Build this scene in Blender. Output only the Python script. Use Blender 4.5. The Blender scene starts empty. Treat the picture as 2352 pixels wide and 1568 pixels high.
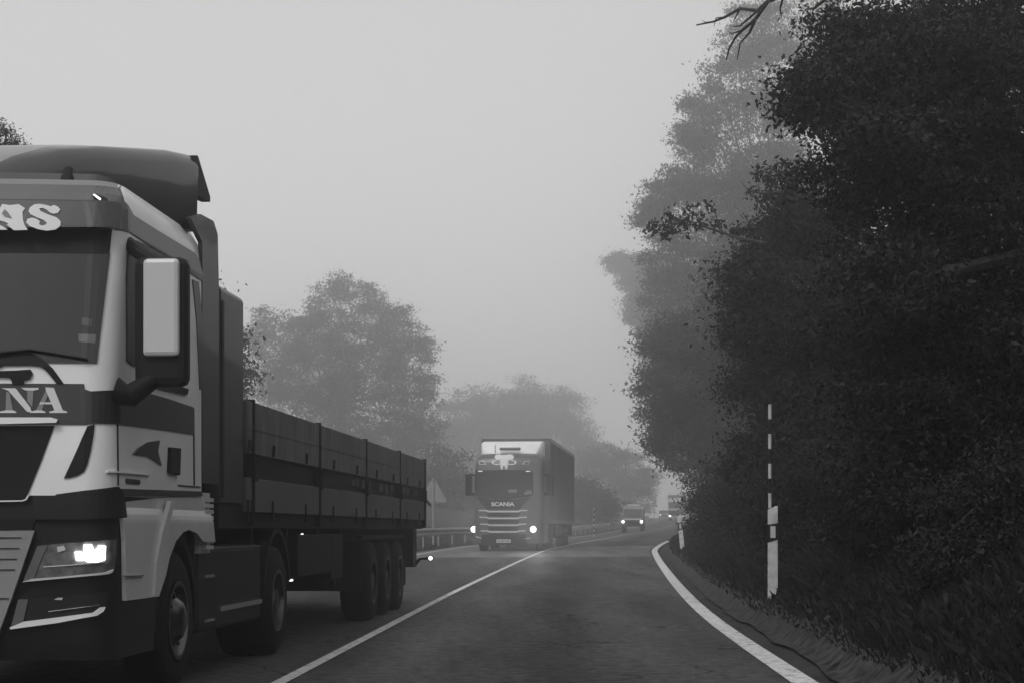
import bpy, bmesh, math, random
import numpy as np
from mathutils import Vector, Matrix
R = math.radians
sc = bpy.context.scene
COL = sc.collection

# ------------------------------------------------------------------ camera, sky, sun, exposure
F, CX, YH, CH = 4050.0, 1176.0, 1215.0, 1.15      # focal length, centre and horizon in a 2352 px wide frame; camera height
cam_data = bpy.data.cameras.new('camera'); cam = bpy.data.objects.new('camera', cam_data); COL.objects.link(cam)
cam.location = (0, 0, CH); cam.rotation_euler = (R(90), 0, 0)
cam_data.sensor_width = 36; cam_data.lens = F / 2352 * 36
cam_data.shift_y = (YH - 784) / 2352
cam_data.clip_start = 0.1; cam_data.clip_end = 3000
sc.camera = cam

SUN_EL, SUN_ROT = R(48), R(200)
world = bpy.data.worlds.new('World'); sc.world = world; world.use_nodes = True
nt = world.node_tree; nt.nodes.clear()
sky = nt.nodes.new('ShaderNodeTexSky'); sky.sky_type = 'NISHITA'; sky.sun_disc = False
sky.sun_elevation = SUN_EL; sky.sun_rotation = SUN_ROT; sky.dust_density = 6; sky.air_density = 2
bw = nt.nodes.new('ShaderNodeRGBToBW')
mixs = nt.nodes.new('ShaderNodeMath'); mixs.operation = 'MULTIPLY_ADD'; mixs.inputs[1].default_value = 0.12; mixs.inputs[2].default_value = 5.2
bg = nt.nodes.new('ShaderNodeBackground'); bg.inputs['Strength'].default_value = 0.11
wo = nt.nodes.new('ShaderNodeOutputWorld')
nt.links.new(sky.outputs[0], bw.inputs[0]); nt.links.new(bw.outputs[0], mixs.inputs[0])
geo = nt.nodes.new('ShaderNodeNewGeometry'); sep = nt.nodes.new('ShaderNodeSeparateXYZ'); nt.links.new(geo.outputs['Incoming'], sep.inputs[0])
ab = nt.nodes.new('ShaderNodeMath'); ab.operation = 'ABSOLUTE'; nt.links.new(sep.outputs['Z'], ab.inputs[0])
hr = nt.nodes.new('ShaderNodeMapRange'); hr.inputs[1].default_value = 0; hr.inputs[2].default_value = .3; hr.inputs[3].default_value = 1.35; hr.inputs[4].default_value = 1.0
nt.links.new(ab.outputs[0], hr.inputs[0])
mm2 = nt.nodes.new('ShaderNodeMath'); mm2.operation = 'MULTIPLY'; nt.links.new(mixs.outputs[0], mm2.inputs[0]); nt.links.new(hr.outputs[0], mm2.inputs[1])
nt.links.new(mm2.outputs[0], bg.inputs['Color']); nt.links.new(bg.outputs[0], wo.inputs['Surface'])

sl = bpy.data.lights.new('sun', 'SUN'); sl.energy = 1.2; sl.angle = R(20); sl.color = (1, 1, 1)
sun = bpy.data.objects.new('sun', sl); COL.objects.link(sun)
# behind the camera and slightly to the left
sun.rotation_euler = (R(90) - SUN_EL, 0, R(-25))
sc.view_settings.view_transform = 'Standard'; sc.view_settings.look = 'None'
sc.view_settings.exposure = 0.1; sc.view_settings.gamma = 1.0
sc.cycles.volume_bounces = 12
sc.cycles.max_bounces = 16
sc.cycles.use_denoising = True
sc.cycles.use_adaptive_sampling = False
sc.cycles.sample_clamp_direct = 3.0
sc.cycles.sample_clamp_indirect = 2.0

# ------------------------------------------------------------------ materials
def mat(name, v, rough=0.6, metal=0.0, var=0.0, scale=4.0, bump=0.0, bscale=40.0, emit=0.0, spec=0.5, coat=0.0, detail=6, stretch=None):
    m = bpy.data.materials.new(name); m.use_nodes = True
    n = m.node_tree.nodes; l = m.node_tree.links
    b = n['Principled BSDF']
    b.inputs['Base Color'].default_value = (v, v, v, 1)
    b.inputs['Roughness'].default_value = rough; b.inputs['Metallic'].default_value = metal
    b.inputs['Specular IOR Level'].default_value = spec
    b.inputs['Coat Weight'].default_value = coat
    tc = n.new('ShaderNodeTexCoord'); src = tc.outputs['Object']
    if stretch:
        mp = n.new('ShaderNodeMapping'); mp.inputs['Scale'].default_value = stretch
        l.new(src, mp.inputs[0]); src = mp.outputs[0]
    if var > 0:
        t = n.new('ShaderNodeTexNoise'); t.inputs['Scale'].default_value = scale; t.inputs['Detail'].default_value = detail
        l.new(src, t.inputs['Vector'])
        r = n.new('ShaderNodeMapRange'); r.inputs[1].default_value = 0.3; r.inputs[2].default_value = 0.7
        r.inputs[3].default_value = v * (1 - var); r.inputs[4].default_value = v * (1 + var)
        l.new(t.outputs['Fac'], r.inputs[0]); l.new(r.outputs[0], b.inputs['Base Color'])
    if bump > 0:
        t2 = n.new('ShaderNodeTexNoise'); t2.inputs['Scale'].default_value = bscale; t2.inputs['Detail'].default_value = 4
        l.new(src, t2.inputs['Vector'])
        bp = n.new('ShaderNodeBump'); bp.inputs['Strength'].default_value = bump; bp.inputs['Distance'].default_value = 0.02
        l.new(t2.outputs['Fac'], bp.inputs['Height']); l.new(bp.outputs[0], b.inputs['Normal'])
    if emit > 0:
        b.inputs['Emission Color'].default_value = (1, 1, 1, 1); b.inputs['Emission Strength'].default_value = emit
    return m

M = {}
M['white'] = mat('white_paint', 0.72, 0.35, var=0.08, scale=1.5, coat=0.3)
M['pale'] = mat('pale_paint', 0.5, 0.35, var=0.1, scale=2, coat=0.2)
M['grey_paint'] = mat('grey_paint', 0.09, 0.4, var=0.08, scale=2, coat=0.2)
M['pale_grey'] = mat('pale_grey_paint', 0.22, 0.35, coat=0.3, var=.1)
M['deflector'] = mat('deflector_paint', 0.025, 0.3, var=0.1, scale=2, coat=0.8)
M['dark_paint'] = mat('dark_paint', 0.018, 0.4, var=0.15, scale=2, coat=0.2)
M['black'] = mat('black_plastic', 0.006, 0.6, var=0.2, scale=5, spec=0.2)
M['dark_plastic'] = mat('dark_plastic', 0.010, 0.55, var=0.2, scale=3, spec=0.25)
M['chrome_rim'] = mat('chrome_rim', 0.09, 0.3, metal=1.0, var=0.3)
M['rubber'] = mat('tyre_rubber', 0.004, 0.85, var=0.2, scale=12, bump=0.3, spec=0.2)
M['glass'] = mat('windscreen_glass', 0.016, 0.08, var=0.15, scale=1.2)
M['side_glass'] = mat('side_window_glass', 0.008, 0.2, spec=0.3)
M['lens'] = mat('lamp_lens', 0.09, 0.1, var=0.5, scale=18)
M['chrome'] = mat('chrome', 0.75, 0.22, metal=1.0, var=0.1)
M['rim'] = mat('painted_rim', 0.015, 0.45, metal=0.6, var=0.3, scale=9)
M['sign_back'] = mat('sign_back', 0.22, 0.6, var=.2)
M['strap'] = mat('worn_steel', 0.06, 0.6, var=0.5, scale=6)
M['lettering'] = mat('white_lettering', 0.62, 0.4)
M['lettering_dim'] = mat('grey_lettering', 0.2, 0.4)
M['lit'] = mat('lit_lamp', 0.8, 0.3, emit=14)
M['lit_soft'] = mat('lit_marker_lamp', 0.8, 0.3, emit=1.2)
M['steel'] = mat('galvanised_steel', 0.30, 0.45, metal=0.3, var=0.2, scale=6)
M['mirror_housing'] = mat('mirror_housing', 0.5, 0.35)
M['board'] = mat('trailer_sideboard', 0.08, 0.6, var=0.5, scale=3.0, bump=0.25, bscale=7, stretch=(1, 1.6, 0.5))
M['board_low'] = mat('trailer_lower_board', 0.065, 0.6, var=0.3, scale=2.6, stretch=(1, 0.3, 1))
M['chassis'] = mat('chassis', 0.005, 0.75, var=0.3, scale=4, spec=0.25)
M['canvas'] = mat('curtain_canvas', 0.15, 0.65, var=0.35, scale=3, stretch=(1, 3.0, 0.3))
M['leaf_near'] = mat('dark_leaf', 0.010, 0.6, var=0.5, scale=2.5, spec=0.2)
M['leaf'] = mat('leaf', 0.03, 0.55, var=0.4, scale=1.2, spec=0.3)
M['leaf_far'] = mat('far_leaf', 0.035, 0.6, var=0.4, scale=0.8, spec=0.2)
M['bark'] = mat('bark', 0.035, 0.9, var=0.4, scale=7, bump=0.6, bscale=25)
M['soil'] = mat('earth_and_turf', 0.03, 0.95, var=0.5, scale=1.8, bump=0.8, bscale=14, spec=0.1)
M['grass'] = mat('grass_blades', 0.010, 0.7, var=0.5, scale=1.5, spec=0.2)
M['gravel'] = mat('verge_grit', 0.04, 0.95, var=0.8, scale=8, bump=0.3, bscale=30, spec=0.05)
M['post'] = mat('marker_post_white', 0.5, 0.55, var=0.25, scale=9)

def asphalt(name, v, edge):
    m = mat(name, v, 0.75, bump=0.5, bscale=110, spec=0.35)
    n = m.node_tree.nodes; l = m.node_tree.links; b = n['Principled BSDF']
    tc = n.new('ShaderNodeTexCoord')
    a = n.new('ShaderNodeTexNoise'); a.inputs['Scale'].default_value = 70; a.inputs['Detail'].default_value = 3
    c = n.new('ShaderNodeTexNoise'); c.inputs['Scale'].default_value = 0.55; c.inputs['Detail'].default_value = 5
    mp = n.new('ShaderNodeMapping'); mp.inputs['Scale'].default_value = (2.2, 0.25, 1)
    l.new(tc.outputs['Object'], a.inputs[0]); l.new(tc.outputs['Object'], mp.inputs[0]); l.new(mp.outputs[0], c.inputs[0])
    r1 = n.new('ShaderNodeMapRange'); r1.inputs[1].default_value = .3; r1.inputs[2].default_value = .7; r1.inputs[3].default_value = 0.55; r1.inputs[4].default_value = 1.5
    r2 = n.new('ShaderNodeMapRange'); r2.inputs[1].default_value = .3; r2.inputs[2].default_value = .7; r2.inputs[3].default_value = 0.75; r2.inputs[4].default_value = 1.25
    l.new(a.outputs['Fac'], r1.inputs[0]); l.new(c.outputs['Fac'], r2.inputs[0])
    mu0 = n.new('ShaderNodeMath'); mu0.operation = 'MULTIPLY'; l.new(r1.outputs[0], mu0.inputs[0]); l.new(r2.outputs[0], mu0.inputs[1])
    g_ = n.new('ShaderNodeTexNoise'); g_.inputs['Scale'].default_value = 7; g_.inputs['Detail'].default_value = 10; g_.inputs['Roughness'].default_value = .8; l.new(tc.outputs['Object'], g_.inputs[0])
    r3 = n.new('ShaderNodeMapRange'); r3.inputs[1].default_value = .35; r3.inputs[2].default_value = .65; r3.inputs[3].default_value = 0.55; r3.inputs[4].default_value = 1.5; l.new(g_.outputs['Fac'], r3.inputs[0])
    vo = n.new('ShaderNodeTexVoronoi'); vo.feature = 'DISTANCE_TO_EDGE'; vo.inputs['Scale'].default_value = .22
    wn = n.new('ShaderNodeVectorMath'); wn.operation = 'ADD'; sc_ = n.new('ShaderNodeVectorMath'); sc_.operation = 'SCALE'; sc_.inputs['Scale'].default_value = 1.6
    c2 = n.new('ShaderNodeTexNoise'); c2.inputs['Scale'].default_value = .9; c2.inputs['Detail'].default_value = 6; l.new(tc.outputs['Object'], c2.inputs[0])
    l.new(c2.outputs['Color'], sc_.inputs[0]); l.new(tc.outputs['Object'], wn.inputs[0]); l.new(sc_.outputs[0], wn.inputs[1]); l.new(wn.outputs[0], vo.inputs['Vector'])
    r4 = n.new('ShaderNodeMapRange'); r4.inputs[1].default_value = 0.0; r4.inputs[2].default_value = .006; r4.inputs[3].default_value = 0.35; r4.inputs[4].default_value = 1.0; l.new(vo.outputs['Distance'], r4.inputs[0])
    mu1 = n.new('ShaderNodeMath'); mu1.operation = 'MULTIPLY'; l.new(mu0.outputs[0], mu1.inputs[0]); l.new(r3.outputs[0], mu1.inputs[1])
    mu = n.new('ShaderNodeMath'); mu.operation = 'MULTIPLY'; l.new(mu1.outputs[0], mu.inputs[0]); l.new(r4.outputs[0], mu.inputs[1])
    mv = n.new('ShaderNodeMath'); mv.operation = 'MULTIPLY'; mv.inputs[1].default_value = v
    at = n.new('ShaderNodeAttribute'); at.attribute_name = 'lateral'
    rm = n.new('ShaderNodeValToRGB'); cr = rm.color_ramp; cr.interpolation = 'B_SPLINE'; cr.elements[0].color = (.8,) * 3 + (1,); cr.elements[1].position = 1; cr.elements[1].color = (.7,) * 3 + (1,)
    for p_, q_ in ((.1, 1.25), (.2, .85), (.3, .8), (.4, 1.25), (.5, .85), (.6, 1.35), (.7, .8), (.78, .75), (.87, 1.3)):
        e_ = cr.elements.new(p_); e_.color = (q_ * .7,) * 3 + (1,)
    mr_ = n.new('ShaderNodeMapRange'); mr_.inputs[1].default_value = -4.4; mr_.inputs[2].default_value = 4.1; l.new(at.outputs['Fac'], mr_.inputs[0]); l.new(mr_.outputs[0], rm.inputs[0])
    mt = n.new('ShaderNodeMath'); mt.operation = 'MULTIPLY'; l.new(mu.outputs[0], mt.inputs[0]); l.new(rm.outputs[0], mt.inputs[1])
    m2_ = n.new('ShaderNodeMath'); m2_.operation = 'MULTIPLY'; m2_.inputs[1].default_value = 1.35; l.new(mt.outputs[0], m2_.inputs[0]); mu = m2_
    l.new(mu.outputs[0], mv.inputs[0]); l.new(mv.outputs[0], b.inputs['Base Color'])
    sp = n.new('ShaderNodeMapRange'); sp.inputs[1].default_value = .3; sp.inputs[2].default_value = 1.6; sp.inputs[3].default_value = .04; sp.inputs[4].default_value = .62; l.new(mu.outputs[0], sp.inputs[0]); l.new(sp.outputs[0], b.inputs['Specular IOR Level'])
    ro = n.new('ShaderNodeMapRange'); ro.inputs[1].default_value = .3; ro.inputs[2].default_value = 1.6; ro.inputs[3].default_value = .95; ro.inputs[4].default_value = .6; l.new(mu.outputs[0], ro.inputs[0]); l.new(ro.outputs[0], b.inputs['Roughness'])
    return m
M['asphalt'] = asphalt('asphalt', 0.024, 1)
M['asphalt_light'] = asphalt('worn_asphalt', 0.085, 1)
def worn_line():
    m = mat('road_paint', 0.6, 0.7, bump=0.4, bscale=90)
    n = m.node_tree.nodes; l = m.node_tree.links; b = n['Principled BSDF']
    tc = n.new('ShaderNodeTexCoord'); t = n.new('ShaderNodeTexNoise'); t.inputs['Scale'].default_value = 9; t.inputs['Detail'].default_value = 8; t.inputs['Roughness'].default_value = 0.75
    l.new(tc.outputs['Object'], t.inputs[0])
    r = n.new('ShaderNodeValToRGB'); r.color_ramp.elements[0].position = .39; r.color_ramp.elements[0].color = (.09, .09, .09, 1)
    r.color_ramp.elements[1].position = .46; r.color_ramp.elements[1].color = (.5, .5, .5, 1)
    e = r.color_ramp.elements.new(.7); e.color = (.66, .66, .66, 1)
    l.new(t.outputs['Fac'], r.inputs[0]); l.new(r.outputs[0], b.inputs['Base Color'])
    return m
M['line'] = worn_line()

# ------------------------------------------------------------------ helpers
def put(o, parent=None):
    COL.objects.link(o)
    if parent is not None: o.parent = parent
    return o
def thing(name, label, cat, loc=(0, 0, 0), rz=0, group=None, kind=None):
    o = put(bpy.data.objects.new(name, None)); o.location = loc; o.rotation_euler = (0, 0, rz)
    o['label'] = label; o['category'] = cat
    if group: o['group'] = group
    return o
def tag(o, label=None, cat=None, group=None, kind=None):
    for k, v in (('label', label), ('category', cat), ('group', group), ('kind', kind)):
        if v: o[k] = v
    return o
KEEP = {'trunk', 'bare_branch', 'leafy_branch', 'rim', 'roof_rack', 'lettering', 'plate_number', 'road_patch', 'body_frame', 'black_stripes', 'white_stripes', 'air_intake', 'trailer_frame', 'tailgate', 'roof_bar'}
class MB:
    def __init__(s): s.v = []; s.f = []
    def add(s, vs, fs):
        b = len(s.v); s.v += [tuple(v) for v in vs]; s.f += [tuple(i + b for i in f) for f in fs]; return s
    def box(s, x0, x1, y0, y1, z0, z1, M4=None):
        vs = [Vector((x, y, z)) for z in (z0, z1) for y in (y0, y1) for x in (x0, x1)]
        if M4 is not None: vs = [M4 @ v for v in vs]
        return s.add(vs, [(0, 2, 3, 1), (4, 5, 7, 6), (0, 1, 5, 4), (2, 6, 7, 3), (0, 4, 6, 2), (1, 3, 7, 5)])
    def tube(s, pts, rad, seg=8, cap=True):
        pts = [Vector(p) for p in pts]; n = len(pts)
        rad = rad if isinstance(rad, (list, tuple)) else [rad] * n
        rings = []; up = Vector((0.13, 0.2, 1)).normalized()
        for i, p in enumerate(pts):
            t = (pts[min(i + 1, n - 1)] - pts[max(i - 1, 0)]).normalized()
            a = t.cross(up)
            if a.length < 1e-3: a = t.cross(Vector((1, 0, 0)))
            a.normalize(); b = t.cross(a)
            rings.append([p + (a * math.cos(k * 2 * math.pi / seg) + b * math.sin(k * 2 * math.pi / seg)) * rad[i] for k in range(seg)])
        vs = [v for r in rings for v in r]; fs = []
        for i in range(n - 1):
            for k in range(seg):
                k2 = (k + 1) % seg
                fs.append((i * seg + k, i * seg + k2, (i + 1) * seg + k2, (i + 1) * seg + k))
        if cap: fs.append(tuple(range(seg))); fs.append(tuple((n - 1) * seg + k for k in range(seg))[::-1])
        return s.add(vs, fs)
    def lathe(s, prof, seg=32, axis='x', c=(0, 0, 0)):      # prof: (axial, radius)
        vs = []
        for a, r in prof:
            for k in range(seg):
                t = k * 2 * math.pi / seg
                p = {'x': (a, r * math.cos(t), r * math.sin(t)), 'y': (r * math.cos(t), a, r * math.sin(t)), 'z': (r * math.cos(t), r * math.sin(t), a)}[axis]
                vs.append((p[0] + c[0], p[1] + c[1], p[2] + c[2]))
        fs = []
        for i in range(len(prof) - 1):
            for k in range(seg):
                k2 = (k + 1) % seg
                fs.append((i * seg + k, i * seg + k2, (i + 1) * seg + k2, (i + 1) * seg + k))
        return s.add(vs, fs)
    def prism(s, poly, a0, a1, axis='y'):                    # polygon in the other two axes, extruded from a0 to a1
        n = len(poly); vs = []
        for a in (a0, a1):
            for p in poly:
                vs.append({'y': (p[0], a, p[1]), 'x': (a, p[0], p[1]), 'z': (p[0], p[1], a)}[axis])
        fs = [tuple(range(n)), tuple(range(n, 2 * n))[::-1]] + [(i, (i + 1) % n, n + (i + 1) % n, n + i) for i in range(n)]
        return s.add(vs, fs)
    def comps(s):
        p = list(range(len(s.v)))
        def find(a):
            while p[a] != a: p[a] = p[p[a]]; a = p[a]
            return a
        for f in s.f:
            for i in f[1:]: p[find(i)] = find(f[0])
        g = {}
        for k, f in enumerate(s.f): g.setdefault(find(f[0]), []).append(f)
        return list(g.values())
    def build(s, name, m, parent=None, smooth=False, bevel=0.0):
        if name not in KEEP:
            cs = s.comps()
            if 1 < len(cs) <= 60:
                first = None
                for c in cs:
                    ids = sorted(set(i for f in c for i in f)); mp = {a: b for b, a in enumerate(ids)}
                    sub = MB(); sub.v = [s.v[i] for i in ids]; sub.f = [tuple(mp[i] for i in f) for f in c]
                    o = sub._build(name, m, parent, smooth, bevel); first = first or o
                return first
        return s._build(name, m, parent, smooth, bevel)
    def _build(s, name, m, parent=None, smooth=False, bevel=0.0):
        me = bpy.data.meshes.new(name); me.from_pydata(s.v, [], s.f); me.update()
        bm = bmesh.new(); bm.from_mesh(me); bmesh.ops.recalc_face_normals(bm, faces=bm.faces); bm.to_mesh(me); bm.free()
        me.materials.append(m)
        if smooth:
            me.polygons.foreach_set('use_smooth', [True] * len(me.polygons))
            me.set_sharp_from_angle(angle=R(40))
        o = put(bpy.data.objects.new(name, me), parent)
        if bevel:
            b = o.modifiers.new('bevel', 'BEVEL'); b.width = bevel; b.segments = 2; b.limit_method = 'ANGLE'
        return o
def copy_thing(o, parent=None):
    c = o.copy(); COL.objects.link(c); c.parent = parent
    for ch in list(o.children): copy_thing(ch, c)
    return c
def interp(tab, x):
    if x <= tab[0][0]: return tab[0][1]
    for (a, b), (c, d) in zip(tab, tab[1:]):
        if x <= c: return b + (d - b) * (x - a) / (c - a)
    return tab[-1][1]
def smooth_tab(tab):                                          # dense, smoothed copy of a coarse table
    xs = np.array([t[0] for t in tab], float); ys = np.array([t[1] for t in tab], float)
    gx = np.arange(xs[0], xs[-1] + 1, 1.0); gy = np.interp(gx, xs, ys)
    k = np.hanning(19); k /= k.sum()
    pad = 9; ext = np.concatenate([gy[0] + (gy[1] - gy[0]) * np.arange(-pad, 0), gy, gy[-1] + (gy[-1] - gy[-2]) * np.arange(1, pad + 1)])
    return gx, np.convolve(ext, k, 'valid')
def W(x, y, d): return Vector(((x - CX) * d / F, d, CH + (YH - y) * d / F))

# ------------------------------------------------------------------ road alignment
CG = smooth_tab([(-60, -4.4), (0, -2.2), (13, -1.75), (23, -1.39), (32, -.9), (48, 0.1), (64, 1.2), (80, 2.9), (95, 4.8), (125, 8.4), (145, 11.2), (180, 15.9), (210, 19.9), (240, 23.6), (290, 27.5), (350, 31), (700, 50)])
ZG = smooth_tab([(-60, 0), (22, 0), (40, .16), (62, .38), (100, .66), (145, 1.0), (180, 1.45), (240, 2.3), (300, 3.0), (700, 6)])
BG = smooth_tab([(-60, 0), (75, 0), (115, .06), (170, .05), (230, 0), (700, 0)])
def cen(Y): return float(np.interp(Y, *CG))
def zr(Y, t=0.0): return float(np.interp(Y, *ZG) + np.interp(Y, *BG) * min(t, 0) * (1 if t > -7 else 7 / abs(t)))
PR = [(4.0, 0), (4.12, -.02), (4.3, .05), (4.6, .36), (5.2, .62), (7, 1.5), (10, 3.0), (16, 6.0), (24, 14.0), (40, 22), (260, 28)]  # steep outer rise added out of view to keep sky light off the lorry
PL = [(4.2, -.02), (4.6, -.10), (5.6, -.15), (7.5, .3), (12, 1.4), (30, 4.5), (60, 9), (260, 14)]
def hillnoise(x, y): return 0.5 * math.sin(x * 1.7 + 1.3 * math.sin(y * .9)) + 0.5 * math.sin(y * 2.3 + 1.1 * math.sin(x * 1.1 + 2))
def gz(Y, t):
    b = zr(Y, t)
    if -4.2 <= t <= 4.0: return b - .05
    if t > 4.0: h = interp(PR, t); k = min(1, (t - 4.0) / 2)
    else: h = interp(PL, -t); k = min(1, (-t - 4.2) / 2)
    return b - .03 + h + k * .10 * hillnoise(t * 1.3, Y * .7)
def gxy(X, Y): return gz(Y, X - cen(Y))

ys = sorted(set([-60, -40, -25] + list(np.arange(-15, 80, 0.6)) + list(np.arange(80, 260, 2.5)) + [270, 285, 300, 330, 380, 430, 470, 530]))
ts = [-260, -180, -120, -80, -50, -30, -20, -14, -11, -9, -8, -7, -6.3, -5.6, -5.1, -4.6, -4.3, -4.2, 0, 4.0, 4.06, 4.12, 4.2, 4.3, 4.45, 4.6, 4.8, 5.0, 5.2, 5.5, 5.9, 6.4, 7, 7.7, 8.5, 9.4, 10.5, 12, 14, 17, 22, 30, 45, 70, 110, 170, 260]
def ribbon(t_list, y_list, dz, name, m, zf=None, jag=None):
    vs, fs = [], []
    for i, Y in enumerate(y_list):
        for j, t in enumerate(t_list):
            tt = t + (jag(Y, j) if jag else 0)
            vs.append((cen(Y) + tt, Y, (zf(Y, tt) if zf else zr(Y, tt)) + dz))
    n = len(t_list)
    for i in range(len(y_list) - 1):
        for j in range(n - 1): fs.append((i * n + j, i * n + j + 1, (i + 1) * n + j + 1, (i + 1) * n + j))
    mb = MB(); mb.add(vs, fs)
    o = mb.build(name, m, smooth=True)
    if name == 'road':
        at = o.data.attributes.new('lateral', 'FLOAT', 'POINT'); at.data.foreach_set('value', [t for _ in y_list for t in t_list])
    return tag(o, kind='structure')
ribbon(ts, ys, 0, 'ground', M['soil'], zf=gz)
rng = random.Random(4)
fine = list(np.arange(-20, 120, .25)) + list(np.arange(120, 450, 2.5))
jt = {}
def jr(Y, j):
    return 0.03 * math.sin(Y * 5.1) * math.sin(Y * 1.7) if j == 1 else 0
ribbon([-4.35, -3.8, -2.8, -1.9, -.95, 0, 1, 2, 3, 3.6, 4.06], fine, 0.0, 'road', M['asphalt'])
# paler resurfaced stretch across both lanes
pv = MB(); pts = []
for i in range(22):
    Y0 = 53 + 19 * i / 21
    for t in (-3.95, -1.9, 0.0, 2.0, 3.75):
        Y = Y0 + (t + 4) * 0.25
        pts.append((cen(Y) + t, Y, zr(Y, t) + .004))
pv.add(pts, [(i * 5 + j, i * 5 + j + 1, (i + 1) * 5 + j + 1, (i + 1) * 5 + j) for i in range(21) for j in range(4)])
tag(pv.build('road_patch', M['asphalt_light']), kind='structure')
ribbon([-.055, .055], fine, .008, 'centre_line', M['line'])
def edge_t(Y): return 0
ribbon([3.83, 4.03], fine, .008, 'edge_line', M['line'])
ribbon([-3.87, -3.75], fine, .008, 'far_edge_line', M['line'])
def gritjag(Y, j): return [0.018, 0, 0, .05][j] * (math.sin(Y * 1.3 + j) + .6 * math.sin(Y * 3.1 + 2 * j) + .8 * math.sin(Y * .4 + j))
ribbon([4.22, 4.3, 4.42, 4.62], fine, .035, 'verge', M['gravel'], zf=lambda Y, t: gz(Y, t), jag=gritjag)

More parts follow.
